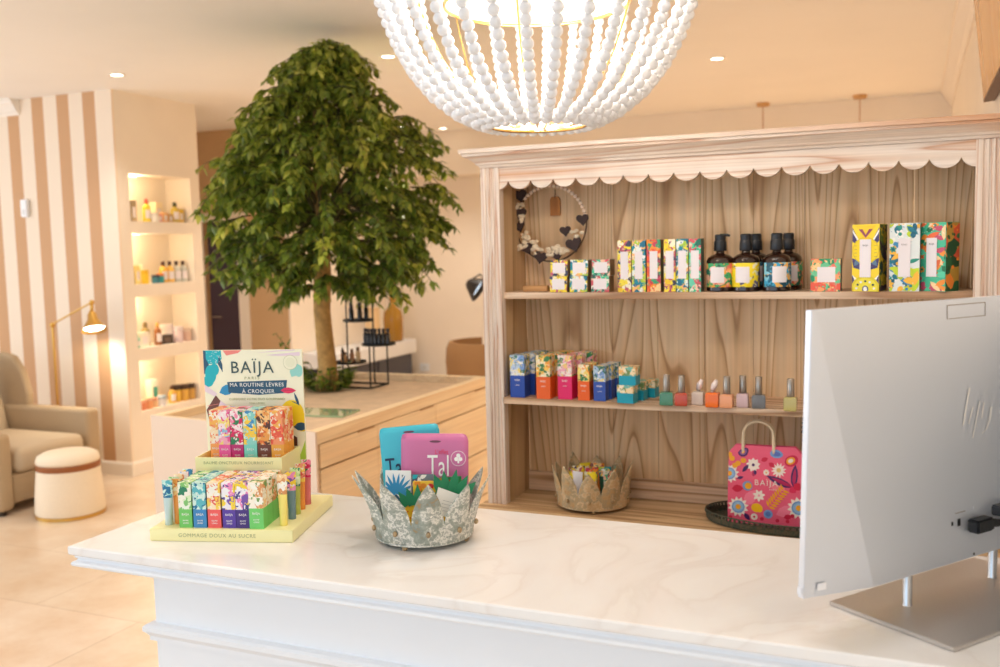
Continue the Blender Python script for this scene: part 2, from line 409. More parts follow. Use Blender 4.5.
# ------------------------------------------------------------------ all-in-one computer seen from behind
def make_computer():
    dirv = math.atan2(.811, .585)
    t = thing('desktop_computer', 'silver all-in-one computer seen from behind on a flat metal stand', 'computer', (-.113, 1.482, ZC), dirv)
    # local x along the screen, local -y towards the customer side (back of the screen)
    al = mat('brushed_aluminium', S(206,200,194), 0.36, metal=0.8, noise=0.03, nscale=300)
    sil = mat('silver_shell', S(226,230,238), 0.34, metal=0.62)
    o = MB().box(0, .36, -.206, 0, .0002, .0062).build('stand_base', al, t, bevel=.0012)
    for px in (.082, .293):
        MB().lathe([(.0075,.0062),(.0068,.008),(.0068,.075)], 20, (px,-.0745,0)).build('stand_post', STEEL, t, auto=40)
    W0, W1 = -.125, .485; z0, z1 = .055, .455
    ti = .020  # lean of the panel
    def P(x, y, z): return (x, y-.052-ti*(z-z0)/(z1-z0)*.55, z)
    f = .034
    mb = MB()
    a = [P(W0,0,z0),P(W1,0,z0),P(W1,0,z1),P(W0,0,z1)]          # screen side
    b = [P(W0,-.010,z0),P(W1,-.010,z0),P(W1,-.010,z1),P(W0,-.010,z1)]
    p1 = P(W0+.116,-f,z0); p2 = P(W1-.116,-f,z0)
    q1 = P(W0+.006,-.0115,z1); q2 = P(W1-.006,-.0115,z1)
    vs = a+b+[p1,p2,q1,q2]
    fs = [(0,3,2,1),(0,1,5,9,8,4),(3,7,10,11,6,2),(0,4,7,3),(1,2,6,5),(4,8,10,7),(5,6,11,9),(8,9,11,10)]
    pan = mb.add(vs, fs).build('panel_shell', sil, t, bevel=.0008)
    MB().add([P(W0+.006,.0004,z0+.03),P(W1-.006,.0004,z0+.03),P(W1-.006,.0004,z1-.006),P(W0+.006,.0004,z1-.006)], [(3,2,1,0)]).build('screen', mat('dark_screen', S(12,13,16), 0.15), t, fix=False)
    # frame of the main back plane for the details on it
    pc = Vector(P(W0+.116,-f,z0)); up = Vector(P(W0+.006,-.0115,z1))-Vector(P(W0+.006,-f,z0))
    up.normalize(); ex = Vector((1,0,0)); nn = ex.cross(up); # points to -y
    def on(x, z, off=.0006):
        k = (z-z0)/(z1-z0)
        base = Vector(P(x, -f+(f-.0115)*k, z)); return base+nn*off
    def plate(x0, x1, za, zb, m, name, par=t, off=.0006, th=.0005):
        A = [on(x0,za,off),on(x1,za,off),on(x1,zb,off),on(x0,zb,off)]; B = [p-nn*th for p in A]
        return MB().add(A+B, [(0,1,2,3),(7,6,5,4),(0,4,5,1),(1,5,6,2),(2,6,7,3),(3,7,4,0)]).build(name, m, par)
    logo = MB()
    def bar(pts, w):
        for (xa,za),(xb,zb) in zip(pts[:-1], pts[1:]):
            w *= 1.35; logo.add([on(xa-w,za,.001),on(xa+w,za,.001),on(xb+w,zb,.001),on(xb-w,zb,.001)], [(0,1,2,3)])
    return t, plate, on, bar, logo, P, W0, W1, z0, z1
comp, plate, on, bar, logo, P_, W0, W1, z0, z1 = make_computer()

LG = paint(250,246,240, .3)
_bar = bar
bar = lambda p, w: _bar([(x-.010,z) for x, z in p], w)
bar([(.209,.263),(.226,.319)], .0014); bar([(.223,.264),(.234,.289)], .0010); bar([(.233,.241),(.252,.296)], .0012)
bar([(.256,.269),(.262,.293)], .0010); bar([(.257,.245),(.268,.251),(.277,.265),(.281,.284)], .0011)
logo.build('logo', LG, comp, fix=False)
SHADE = paint(150,138,128,.4)
for x0,x1,za,zb in ((.163,.258,.4462,.4475),(.167,.258,.4262,.4272),(.163,.1642,.4262,.4475),(.2568,.258,.4262,.4475)):
    plate(x0,x1,za,zb,SHADE,'camera_slot_edge')
plate(.170,.174,.113,.119,BLACK,'port'); plate(.185,.192,.110,.121,BLACK,'port'); plate(.224,.2255,.130,.135,paint(250,250,255,.3),'status_light'); plate(.224,.227,.058,.0615,BLACK,'screw_hole')
plate(.179,.204,.13,.131,SHADE,'port_mark')
# facet details: sensor window and corner button
mb = MB(); A = [P_(W0+.020,-.0170,z0+.010),P_(W0+.034,-.0200,z0+.010),P_(W0+.034,-.0193,z0+.020),P_(W0+.020,-.0165,z0+.020)]
mb.add(A, [(0,1,2,3)]).build('vent_window', paint(246,246,250,.3), comp, fix=False)
MB().box(W0-.003, W0+.004, -.062, -.052, z0+.004, z0+.016).build('corner_button', paint(232,233,238,.3), comp, bevel=.0015)
cab = thing('power_cable', 'black power plug and cable in the back of the computer', 'cable', (-.113,1.482,ZC), math.atan2(.811,.585))
y = -.0525-.040
mb = MB(); mb.box(.208,.250,y-.012,y+.0085,.097,.118); mb.build('plug', BLACK, cab, bevel=.003)
mb = MB(); mb.tube([(.246,y-.004,.108),(.262,y-.008,.106),(.276,y-.010,.105)], [.0075,.006,.0045], 10); mb.build('strain_relief', BLACK, cab, auto=40)
mb = MB(); mb.tube([(.274,y-.010,.105),(.31,y-.016,.100),(.36,y-.02,.082),(.40,y-.02,.04),(.42,y-.015,.0052),(.44,y+.02,.0052)], .004, 10); mb.build('cord', BLACK, cab, auto=40)
cab2 = thing('display_cable', 'dark grey cable connector beside the power plug', 'cable', (-.113,1.482,ZC), math.atan2(.811,.585))
DG = paint(60,62,66,.4)
mb = MB(); mb.box(.272,.318,y-.014,y+.0115,.113,.129); mb.build('plug', DG, cab2, bevel=.002)
mb = MB(); mb.tube([(.322,y-.006,.121),(.35,y-.02,.115),(.40,y-.026,.08),(.43,y-.02,.03),(.446,y-.01,.0045),(.46,y+.03,.0045)], .0035, 8); mb.build('cord', DG, cab2, auto=40)

# ------------------------------------------------------------------ lip care display on the counter
DA = math.atan2(.287, .958)
def dpos(u, v, z): return (-1.347+.958*u-.287*v, 1.388+.287*u+.958*v, ZC+z)
LEM = mat('lemon_card', S(244,236,176), 0.5); LEM2 = mat('cream_card', S(247,243,214), 0.5)
INK = paint(60,84,84,.5); INKL = paint(176,178,128,.5)
disp = thing('lip_care_display', 'pale yellow tiered counter display with a printed header board', 'display stand', dpos(0,0,.0003), DA)
mb = MB(); mb.box(0,.285,0,.262,0,.024); mb.build('base_tray', LEM, disp, bevel=.0012)
text('GOMMAGE DOUX AU SUCRE', .0105, INKL, disp, (.135,-.0004,.0118), name='lettering', spacing=1.15)
# riser box: walls, floor inside at .098
rx0, rx1, ry0, ry1, rz = .045, .227, .118, .232, .137
mb = MB()
mb.box(rx0,rx1,ry0,ry0+.003,.0242,rz); mb.box(rx0,rx1,ry1-.003,ry1,.0242,rz); mb.box(rx0,rx0+.003,ry0+.003,ry1-.003,.0242,rz); mb.box(rx1-.003,rx1,ry0+.003,ry1-.003,.0242,rz); mb.box(rx0+.003,rx1-.003,ry0+.003,ry1-.003,.108,.111)
mb.build('riser_box', LEM, disp)
text('BAUME ONCTUEUX NOURRISSANT', .0085, INKL, disp, ((rx0+rx1)/2,ry0-.0004,.126), spacing=1.1)
hb = MB().box(.022,.240,.2325,.237,.0243,.3435).build('header_board', LEM2, disp, bevel=.0006)
a = Art(y=.2322, clip=(.0225,.2395,.0248,.343))
TEAL = paint(22,178,190); NAVY = paint(38,84,112); PKL = paint(240,172,160); LIL = paint(236,214,222); MINTL = paint(150,214,204); CHOC = paint(112,62,48); YEL = paint(250,218,30); LIME = paint(172,206,66); GREEND = paint(28,70,66); BRN = paint(100,58,40); PINKC = paint(226,44,92); BLUE = paint(42,142,192); WHT = paint(250,248,240); CORAL = paint(240,136,124)
# upper-left teal shapes
a.poly([(.0225,.343),(.030,.343),(.034,.335),(.034,.30),(.0225,.292)], NAVY)
a.poly([(.028,.343),(.062,.343),(.063,.325),(.055,.315),(.034,.314),(.028,.325)], TEAL)
a.poly([(.057,.332),(.064,.313),(.064,.296),(.054,.314)], NAVY)
a.ell(.037,.292,.0125,.020, TEAL); a.ell(.046,.302,.010,.013, TEAL); a.ell(.031,.277,.012,.012, TEAL)
random.seed(3)
for i in range(34): a.ell(random.uniform(.03,.061), random.uniform(.316,.342), .0007,.0007, WHT, n=6)
a.poly([(.066,.343),(.108,.343),(.100,.337),(.074,.332)], CORAL)
a.poly([(.14,.337),(.222,.341),(.226,.343),(.20,.343)], LIL); a.poly([(.160,.332),(.235,.338),(.235,.330),(.19,.330)], LIL)
a.leaf(.215,.285,.032,.020, MINTL, 1.05); a.ell(.231,.298,.009,.013,MINTL)
a.leaf(.0545,.252,.040,.022, BLUE, .35)
a.poly([(.073,.263+.012),(.205,.2665+.012),(.201,.240+.011),(.142,.236+.011),(.075,.241+.011)], NAVY)
a.poly([(.024,.215),(.046,.247),(.058,.232),(.052,.20),(.030,.188)], CHOC)
for k in range(3): a.poly([(.026,.224-.009*k),(.055,.229-.009*k),(.055,.2282-.009*k),(.026,.2232-.009*k)], CORAL)
a.poly([(.0225,.27),(.05,.25),(.044,.244),(.0225,.255)], LIL); a.poly([(.056,.235),(.085,.215),(.10,.20),(.07,.20),(.05,.22)], LIL)
a.ell(.213,.206,.026,.030, YEL); a.ell(.234,.188,.018,.020,YEL)
a.leaf(.215,.178,.034,.018, NAVY, .05); a.leaf(.229,.223,.030,.006, NAVY, 1.9); a.leaf(.212,.234,.022,.002, NAVY, -.45)
a.poly([(.2,.17),(.222,.155),(.222,.12),(.2,.11)], BRN); a.poly([(.2395,.15),(.228,.12),(.212,.09),(.205,.06),(.2395,.06)], LIME); a.ell(.236,.07,.006,.012,BRN); a.poly([(.226,.055),(.2395,.058),(.2395,.026),(.226,.03)], GREEND)
a.build('printed_artwork', hb, (0,0,0))
hy = .2316
text('BA\u00cfJA', .036, INK, hb, (.129,hy,.305), spacing=1.16, sx=.98)
text('PARIS', .0085, INKL, hb, (.128,hy,.283), spacing=1.7)
text('MA ROUTINE L\u00c8VRES', .0115, WHT, hb, (.138,hy-.0002,.2685), spacing=1.12)
text('\u00c0 CROQUER', .0115, WHT, hb, (.141,hy-.0002,.2545), spacing=1.12)
text('COMPOSEZ VOTRE DUO GOURMAND', .0068, INKL, hb, (.137,hy,.238), spacing=1.05)
text('SOIN L\u00c8VRES', .005, INKL, hb, (.137,hy,.229), spacing=1.2)
b2 = Art(y=hy)
for r in (.0155,.0149): b2.ell(.2135,.316,r,r, INKL if r > .015 else LEM2, n=32)
b2.ell(.2135,.316,.0105,.0105, paint(238,236,204), n=24)
b2.build('round_seal', hb); b2 = Art(y=hy)
b2.leaf(.190,.2565,.034,.013, PINKC, -.02); b2.leaf(.1905,.2568,.033,.0012, paint(170,24,66), -.02)
b2.build('printed_lips', hb)

PETC = [S(250,240,226), S(250,214,70), S(240,120,140), S(90,170,200), S(250,244,236), S(70,140,110), S(246,170,90), S(250,248,240)]
def carton_mesh(w, d, h, split, mats, tilt=0.0, bev=.0):
    mb = MB()
    x0, x1, y0, y1 = -w/2, w/2, 0, d
    for za, zb, m in ((0, split, 0), (split, h, 1)):
        vs = [(x0,y0,za),(x1,y0,za),(x1,y1,za),(x0,y1,za),(x0,y0,zb),(x1,y0,zb),(x1,y1,zb),(x0,y1,zb)]
        fs = [(0,1,5,4),(1,2,6,5),(2,3,7,6),(3,0,4,7)]
        if m == 0: fs.append((3,2,1,0))
        else: fs.append((4,5,6,7))
        mb.add(vs, fs, m)
    return mb.mesh('carton', mats, fix=False)
TXW = paint(250,246,240,.5)
ORD = ['front', 'second', 'third', 'last']
def balm_row(cname, plural, u, v, z, w, dep, n, h, split, solid, flo, where, grp, caps=True):
    me = carton_mesh(w, dep, h, split, [solid, flo])
    for k in range(n):
        lab = ('%s balm carton at the front of the %s' % (cname, where)) if k == 0 else ('%s balm carton %s from the front of the %s' % (cname, ORD[k], where))
        o = link('balm_carton', me, None, dpos(u, v+k*(dep+.0012), z), (0,0,DA)); tag(o, lab, 'carton', grp)
        if k == 0:
            text('BA\u00cfJA', .0058, TXW, o, (0,-.0004,split-.010), spacing=1.1)
            text('BAUME', .0036, TXW, o, (0,-.0004,split-.022)); text('L\u00c8VRES', .0036, TXW, o, (0,-.0004,split-.027))
def pal(*c): return [S(*x) for x in c]
F_green = floral('floral_green', pal((240,244,226),(132,196,110),(196,226,150),(244,240,224),(40,128,92),(220,236,190)), 78)
F_blue = floral('floral_blue', pal((190,226,214),(130,206,196),(26,110,150),(214,236,224),(90,180,190)), 78)
F_coral = floral('floral_coral', pal((250,226,190),(246,206,80),(228,84,80),(246,240,226),(238,150,110)), 78)
F_purple = floral('floral_purple', pal((240,232,240),(248,214,50),(120,80,170),(236,140,190),(244,240,240),(60,60,130)), 78)
F_garden = floral('floral_garden', pal((250,232,196),(246,206,150),(120,160,80),(250,240,222),(220,150,90),(250,246,232)), 78)
F_pink = floral('floral_pink', pal((250,224,224),(236,90,150),(150,190,220),(252,240,236),(246,170,190),(250,220,120)), 78)
F_magenta = floral('floral_magenta', pal((250,226,226),(216,30,90),(40,130,80),(252,240,236),(246,140,170)), 78)
F_mint = floral('floral_mint', pal((190,230,220),(250,206,60),(60,140,190),(226,240,226),(140,210,200)), 78)
F_orange = floral('floral_orange', pal((250,200,130),(224,110,40),(90,46,30),(252,226,190),(240,160,70)), 78)
F_peach = floral('floral_peach', pal((252,224,180),(236,90,60),(246,180,80),(252,236,214),(244,150,100)), 78)
lo = [('green', .0695, paint(112,196,96), F_green, 'leftmost lower column'), ('blue', .0985, paint(60,134,190), F_blue, 'blue lower column'), ('coral', .1275, paint(236,92,88), F_coral, 'coral lower column'),
      ('purple', .157, paint(88,58,160), F_purple, 'purple lower column'), ('dark violet', .184, paint(66,38,124), F_purple, 'dark violet lower column')]
for cn, u, so, fl, wh in lo: balm_row(cn, '', u, .010, .0243, .0262, .0245, 4, .088, .036, so, fl, wh, 'balm cartons on the lower tier')
balm_row('bright green', '', .2125, .006, .0243, .028, .0255, 4, .090, .040, paint(112,204,104), F_garden, 'rightmost lower column', 'balm cartons on the lower tier')
up = [('orange', .0715, .022, paint(244,164,84), F_peach, 'leftmost upper column'), ('pink', .0955, .0245, paint(232,88,160), F_pink, 'pink upper column'), ('magenta', .1222, .026, paint(190,30,110), F_magenta, 'magenta upper column'),
      ('mint', .1503, .0275, paint(128,212,196), F_mint, 'mint upper column'), ('brown', .1795, .028, paint(112,56,36), F_orange, 'brown upper column'), ('amber', .2075, .026, paint(240,166,60), F_peach, 'rightmost upper column')]
for cn, u, w_, so, fl, wh in up: balm_row(cn, '', u, .150 if u > .08 else .160, .1113, w_, .0315, 2, .115, .046, so, fl, wh, 'balm cartons on the upper tier')
# slim testers standing along both sides
def tester(label, u, v, col, flo, lean, h=.088, clear=False):
    mb = MB(); r0, r1 = .0085, .0075
    vs = []; ns = 16
    for k in range(7):
        t = k/6; z = h*.78*t
        a_ = r1*(1-t)+.011*t; b_ = r1*(1-t)+.0011*t
        for i in range(ns):
            an = 2*PI*i/ns; vs.append((a_*math.cos(an), b_*math.sin(an), z+h*.22))
    fs = [(k*ns+i,k*ns+(i+1) % ns,(k+1)*ns+(i+1) % ns,(k+1)*ns+i) for k in range(6) for i in range(ns)]
    mi = [0 if k < 3 else 1 for k in range(6) for i in range(ns)]
    n0 = len(vs)
    t_ = thing('lip_balm_tester', label, 'tube', dpos(u,v,.0243), DA, 'testers standing along the display')
    mb.v = vs; mb.f = fs+[tuple(range(6*ns,7*ns)), tuple(reversed(range(ns)))]; mb.m = mi+[1,0]
    mb.build('tube_body', [col, flo], t_, auto=50)
    MB().lathe([(.0072,0),(.0076,.001),(.0074,h*.2),(.0066,h*.22)], 16).build('cap', col if not clear else WHT, t_, auto=40)
CLR = mat('clear_tube', S(196,214,210), 0.25)
tester('pale blue-green tube nearest the left front corner of the display', .026, .030, CLR, F_blue, 0)
tester('orange tube second in the left row of testers', .041, .040, paint(240,150,60), F_orange, 0)
tester('white-topped tube third in the left row of testers', .027, .056, paint(220,226,210), F_green, 0)
tester('peach tube fourth in the left row of testers', .028, .078, paint(240,180,130), F_peach, 0)
tester('pink-topped tube fifth in the left row of testers', .027, .100, paint(240,190,180), F_pink, 0)
tester('mint tube last in the left row of testers', .025, .124, paint(180,220,200), F_mint, 0)
tester('pale yellow tube at the front of the right row of testers', .256, .034, paint(246,226,120), F_garden, 0, .10)
tester('grey-blue tube second in the right row of testers', .258, .078, paint(110,140,150), F_purple, 0, .094)
tester('green tube third in the right row of testers', .256, .112, paint(190,196,90), F_green, 0, .094)
tester('orange tube fourth in the right row of testers', .254, .148, paint(240,150,60), F_coral, 0, .094)
tester('rose tube last in the right row of testers', .254, .186, paint(222,120,120), F_magenta, 0, .094)

# ------------------------------------------------------------------ crown baskets
def zinc_mat(name, c0, c1, c2, c3, sc):
    m, nt, b = nodes(name); L = nt.links.new
    tc = N(nt, 'ShaderNodeTexCoord'); n = N(nt, 'ShaderNodeTexNoise'); n.inputs['Scale'].default_value = sc; n.inputs['Detail'].default_value = 6; n.inputs['Roughness'].default_value = .68
    L(tc.outputs['Object'], n.inputs['Vector'])
    r = ramp(nt, [(.33, c0), (.40, c1), (.50, c2), (.53, c3), (.60, c1), (.66, c3)]); L(n.outputs['Fac'], r.inputs['Fac']); L(r.outputs['Color'], b.inputs['Base Color'])
    b.inputs['Roughness'].default_value = .55; b.inputs['Metallic'].default_value = .25
    bu = N(nt, 'ShaderNodeBump'); bu.inputs['Strength'].default_value = .35; bu.inputs['Distance'].default_value = .002; L(n.outputs['Fac'], bu.inputs['Height']); L(bu.outputs['Normal'], b.inputs['Normal'])
    return m
ZINC = zinc_mat('weathered_zinc', S(168,140,98), S(140,148,138), S(168,172,160), S(236,232,222), 34)
ZINC2 = zinc_mat('rusty_zinc', S(178,138,90), S(200,170,126), S(170,158,130), S(222,200,162), 30)
def crown_basket(label, loc, rz, r0, r1, hn, ht, m, npet=10, seed=1, flare=.02, bossm=None):
    rnd = random.Random(seed)
    t = thing('crown_basket', label, 'basket', loc, rz)
    zf = .010
    per = 20; ns = npet*per; nr = 14; vs = []
    hs = [rnd.uniform(.9,1.06) for _ in range(npet)]; fl = [rnd.uniform(.5,1.25) for _ in range(npet)]
    for k in range(nr+1):
        tt = k/nr
        for i in range(ns):
            p = i//per; fr = (i % per)/per; tri = 1-abs(2*fr-1)
            g = tri**.62
            top = hn+(ht*hs[p]-hn)*g
            z = zf+(top-zf)*tt
            s = (z-zf)/(ht-zf)
            r = r0+(r1-r0)*s**1.15+flare*fl[p]*max(0,s-.45)**1.6+.0035*math.cos(2*PI*(fr-.5))*min(1,s*2)
            a = 2*PI*i/ns; vs.append((r*math.cos(a), r*math.sin(a), z))
    fs = [(k*ns+i,k*ns+(i+1) % ns,(k+1)*ns+(i+1) % ns,(k+1)*ns+i) for k in range(nr) for i in range(ns)]
    mb = MB(); mb.add(vs, fs)
    o = mb.build('petal_wall', m, t, smooth=True, fix=False)
    so = o.modifiers.new('thick','SOLIDIFY'); so.thickness = .0016; so.offset = -1
    MB().lathe([(.001,.0085),(r0-.0005,.0085),(r0+.0012,.0095),(r0+.0012,.013),(r0-.003,.0135),(.001,.0115)], 64).build('bottom', m, t, auto=40)
    for k in range(4):
        a = -PI/2+.12+k*PI/2
        MB().ball(((r0-.006)*math.cos(a),(r0-.006)*math.sin(a),.0055), .0055).build('ball_foot', bossm or m, t, smooth=True)
    for p in range(npet):
        a = 2*PI*(p+.5)/npet; z = .034
        rr = r0+(r1-r0)*(.2)**1.15+.004
        MB().ball((rr*math.cos(a),rr*math.sin(a),z), .0062, sx=.7, sy=.7, sz=.9).build('boss', bossm or m, t, smooth=True)
    return t
BOSS = mat('rusty_boss', S(176,150,112), .5, metal=.3, noise=.3, nscale=120)
CBX, CBY = -.853, 1.583
crown_basket('grey-white weathered zinc crown basket on the counter', (CBX,CBY,ZC+.0002), math.radians(-4), .092, .120, .048, .132, ZINC, 10, 4, .03, BOSS)

# sachets and cards inside it
def sachet(label, loc, rx, ry, rz, w, h, m, cat='sachet', name='face_mask_sachet', group=None, hole=True):
    t = thing(name, label, cat, loc, 0, group); t.rotation_euler = (rx, ry, rz)
    # puffed pouch with rounded corners
    nx, nz = 14, 16; vs = []; th = .0024; rc = .009
    for sgn in (-1, 1):
        for j in range(nz+1):
            for i in range(nx+1):
                x = -w/2+w*i/nx; z = h*j/nz
                dx = max(0, abs(x)-(w/2-rc)); dz = max(0, abs(z-h/2)-(h/2-rc)); dd = math.hypot(dx, dz)
                if dd > rc: x -= math.copysign((dd-rc)*dx/dd, x); z -= math.copysign((dd-rc)*dz/dd, z-h/2)
                e = min(1, min(w/2-abs(x), h/2-abs(z-h/2))/.012)
                vs.append((x, sgn*(.0004+th*max(0,e)**.8), z))
    P = (nx+1)*(nz+1); fs = []
    for s_ in range(2):
        for j in range(nz):
            for i in range(nx):
                q = [s_*P+j*(nx+1)+i, s_*P+j*(nx+1)+i+1, s_*P+(j+1)*(nx+1)+i+1, s_*P+(j+1)*(nx+1)+i]
                fs.append(tuple(q if s_ == 0 else reversed(q)))
    bd = [i for i in range(nx+1)]+[j*(nx+1)+nx for j in range(1,nz+1)]+[nz*(nx+1)+i for i in range(nx-1,-1,-1)]+[j*(nx+1) for j in range(nz-1,0,-1)]
    for k in range(len(bd)):
        a_, b_ = bd[k], bd[(k+1) % len(bd)]; fs.append((b_, a_, a_+P, b_+P))
    MB().add(vs, fs).build('pouch', m, t, smooth=True, fix=False)
    if hole:
        MB().add([(p[0]*1.0, -.0036, p[1]) for p in [(.011*math.cos(a_), h-.012+.0022*math.sin(a_)) for a_ in [2*PI*i/16 for i in range(16)]]], [tuple(range(16))]).build('hang_hole', paint(120,70,90,.6), t, fix=False)
    return t
PINK = mat('pink_pouch', S(206,112,158), .38); TEALP = mat('teal_pouch', S(66,188,206), .38)
zb = ZC+.0155
T1 = sachet('teal sachet leaning behind the pink ones in the counter crown', (CBX-.034,CBY+.036,zb-.002), -.12, math.radians(-5), math.radians(18), .120, .192, TEALP)
text('Ta', .052, paint(20,50,80), T1, (-.036,-.0038,.112), sx=.62)
sachet('plain pink sachet half hidden behind the lettered pink one', (CBX+.010,CBY+.022,zb-.002), -.07, math.radians(1.0), math.radians(20), .128, .182, PINK, hole=False)
T2 = sachet('pink sachet lettered Tal with white round emblem, foremost of the two', (CBX+.019,CBY+.010,zb-.002), -.06, math.radians(1.0), math.radians(20), .126, .182, PINK)
text('Tal', .058, TXW, T2, (.006,-.0038,.122), sx=.6)
text("L'effet", .013, paint(226,60,110), T2, (.012,-.0038,.150), sx=.8)
em = Art(y=-.0037)
em.ell(.044,.138,.0145,.0145,TXW,n=28); em.ell(.044,.138,.0137,.0137,PINK,n=28)
for k in range(3): em.ell(.044+.0045*math.cos(PI/2+k*2*PI/3),.139+.0045*math.sin(PI/2+k*2*PI/3),.004,.004,TXW)
em.ell(.044,.1315,.002,.003,TXW)
em.build('round_emblem', T2)
# small printed cards
def card(label, loc, rz, rx, w, h, artf, name='printed_card', base=None, ry=0):
    t = thing(name, label, 'card', loc); t.rotation_euler = (rx, ry, rz)
    o = MB().box(-w/2,w/2,0,.0035,0,h).build('card_body', base or paint(240,240,236), t, bevel=.0004)
    a_ = Art(y=-.0002, clip=(-w/2+.0005,w/2-.0005,.0005,h-.0005)); artf(a_, w, h); a_.build('printed_artwork', t)
    return t
def palm_art(a_, w, h):
    for k in range(13):
        an = .15+k*(PI+.6)/12-.3
        a_.leaf(-.004,h*.62,.040,.006, BLUE, an)
    for k in range(5): a_.leaf(-.004,h*.62,.030,.005, NAVY, -PI/2-.5+k*.25)
    a_.ell(.012,.03,.012,.016, PKL); a_.leaf(-.02,.02,.03,.01,TEAL,.5)
card('white card printed with blue palm leaves in the counter crown', (CBX-.040,CBY-.030,zb), math.radians(14), -.10, .050, .116, palm_art)
def pattern_art(a_, w, h):
    rnd = random.Random(8)
    for k in range(16): a_.leaf(rnd.uniform(-w/2,w/2),rnd.uniform(h*.3,h),.016,.008,rnd.choice([NAVY,TEAL,PKL,WHT,CORAL]),rnd.uniform(0,6))
card('grey-blue patterned card between the palm card and pineapple card', (CBX-.006,CBY-.012,zb), math.radians(20), -.04, .060, .108, pattern_art, base=paint(110,128,138))
def pineapple(label, loc, rz, ry, rx, sc_=1.0):
    t = thing('pineapple_card', label, 'card', loc); t.rotation_euler = (rx, ry, rz)
    w, h = .056*sc_, .066*sc_
    pts = [(w/2*math.cos(a_)*(1 if math.sin(a_) > 0 else .92), h*.42+h*.42*math.sin(a_)) for a_ in [2*PI*i/26 for i in range(26)]]
    MB().prism(pts, 0, .006).build('fruit_body', paint(248,200,40), t)
    mb = MB(); GL = paint(20,128,84)
    for k, an in enumerate((-.95,-.5,0,.5,.95)):
        l = .036*sc_*(1.1-.25*abs(an)); x0 = .019*sc_*an; W_ = .015*sc_
        c_, s_ = math.sin(an*.65), math.cos(an*.65); bx, bz = x0, h*.72
        P = [(-.5,0),(.5,0),(.55,.4),(.0,1.0),(-.55,.4)]
        mb.prism([(bx+p[0]*W_*s_+p[1]*l*c_, bz-p[0]*W_*c_+p[1]*l*s_) for p in P], -.001-.0009*k, .0022-.0009*k)
    mb.build('leaf_crown', GL, t)
    a_ = Art(y=-.0007)
    for i in range(5):
        for j in range(4): a_.ell(-.019*sc_+.0095*sc_*i+(.0047*sc_ if j % 2 else 0), .012*sc_+.012*sc_*j, .0018*sc_,.0018*sc_, paint(228,120,40), n=8)
    a_.build('printed_dots', t)
    return t
p1 = pineapple('yellow pineapple card with green leaves, upright in the middle of counter crown', (CBX+.012,CBY-.046,zb+.012), math.radians(22), .0, -.08, 1.0)
p2 = pineapple('tilted pineapple card with white label, right in the counter crown', (CBX+.062,CBY-.030,zb+.030), math.radians(34), math.radians(14), -.12, 1.12)
q = Art(y=-.006); q.poly([(-.030,.014),(.016,.004),(.030,.050),(-.028,.060)], WHT)
for k in range(4): q.poly([(-.018+.001*k,.02+.006*k),(.012,.018+.006*k),(.012,.0172+.006*k),(-.018+.001*k,.0192+.006*k)], paint(190,190,186))
q.build('white_label', p2)
def fruit_art(a_, w, h):
    rnd = random.Random(21)
    for k in range(26): a_.ell(rnd.uniform(-w/2,w/2),rnd.uniform(h*.45,h),.006,.005,rnd.choice([YEL,paint(236,60,50),GREEND,paint(246,150,40),PINKC,paint(40,150,80)]))
card('yellow and red fruit-patterned card behind the upright pineapple', (CBX+.026,CBY-.016,zb), math.radians(20), -.02, .070, .099, fruit_art, base=paint(250,206,60))
card('yellow flowered card at the right side of the counter crown', (CBX+.060,CBY-.004,zb), math.radians(38), -.05, .045, .106, fruit_art, base=paint(52,150,90))

# ------------------------------------------------------------------ wooden shelf unit
WST = [(0,S(238,212,186)),(.35,S(230,200,170)),(.62,S(196,158,122)),(.80,S(170,128,94)),(.86,S(206,174,144)),(1,S(226,198,170))]
WBK = [(0,S(236,212,184)),(.5,S(230,204,174)),(.70,S(214,184,152)),(.84,S(182,148,114)),(.90,S(222,194,162)),(1,S(236,212,184))]
WBK = [(0,S(238,208,168)),(.55,S(234,198,154)),(.72,S(218,178,132)),(.80,S(188,144,100)),(.84,S(202,160,116)),(.88,S(236,200,158)),(1,S(238,208,168))]
WPK = [(0,S(236,222,210)),(.40,S(232,214,198)),(.66,S(224,198,178)),(.80,S(206,164,138)),(.86,S(226,206,190)),(1,S(236,222,210))]
WIN = [(0,S(220,188,146)),(.4,S(210,176,134)),(.7,S(194,158,116)),(.85,S(170,132,92)),(1,S(220,188,146))]
W_post = wood('pine_post', WPK, 'Z', 7, 26, .8)
W_back = wood('pine_back', WBK, 'Z', 20, 6.5, .42)
W_shelf = wood('pine_shelf', WST, 'X', 7, 16, .6)
W_side = wood('pine_side', WIN, 'Z', 8, 6, .4)
W_top = wood('pine_cornice', WPK, 'X', 8, 18, .9, knots=.55)
HX0, HX1, HO0, HO1 = -1.103, .127, -1.161, .188
HY, HB, ZD = 2.56, 2.765, .788
S1, S2 = 1.4145, 1.109
hx = -.4865
h = thing('shelf_unit', 'limed pine shelf unit with scalloped valance behind the counter', 'shelf', (hx, HY, 0))
X = lambda x: x-hx
Y = lambda y: y-HY
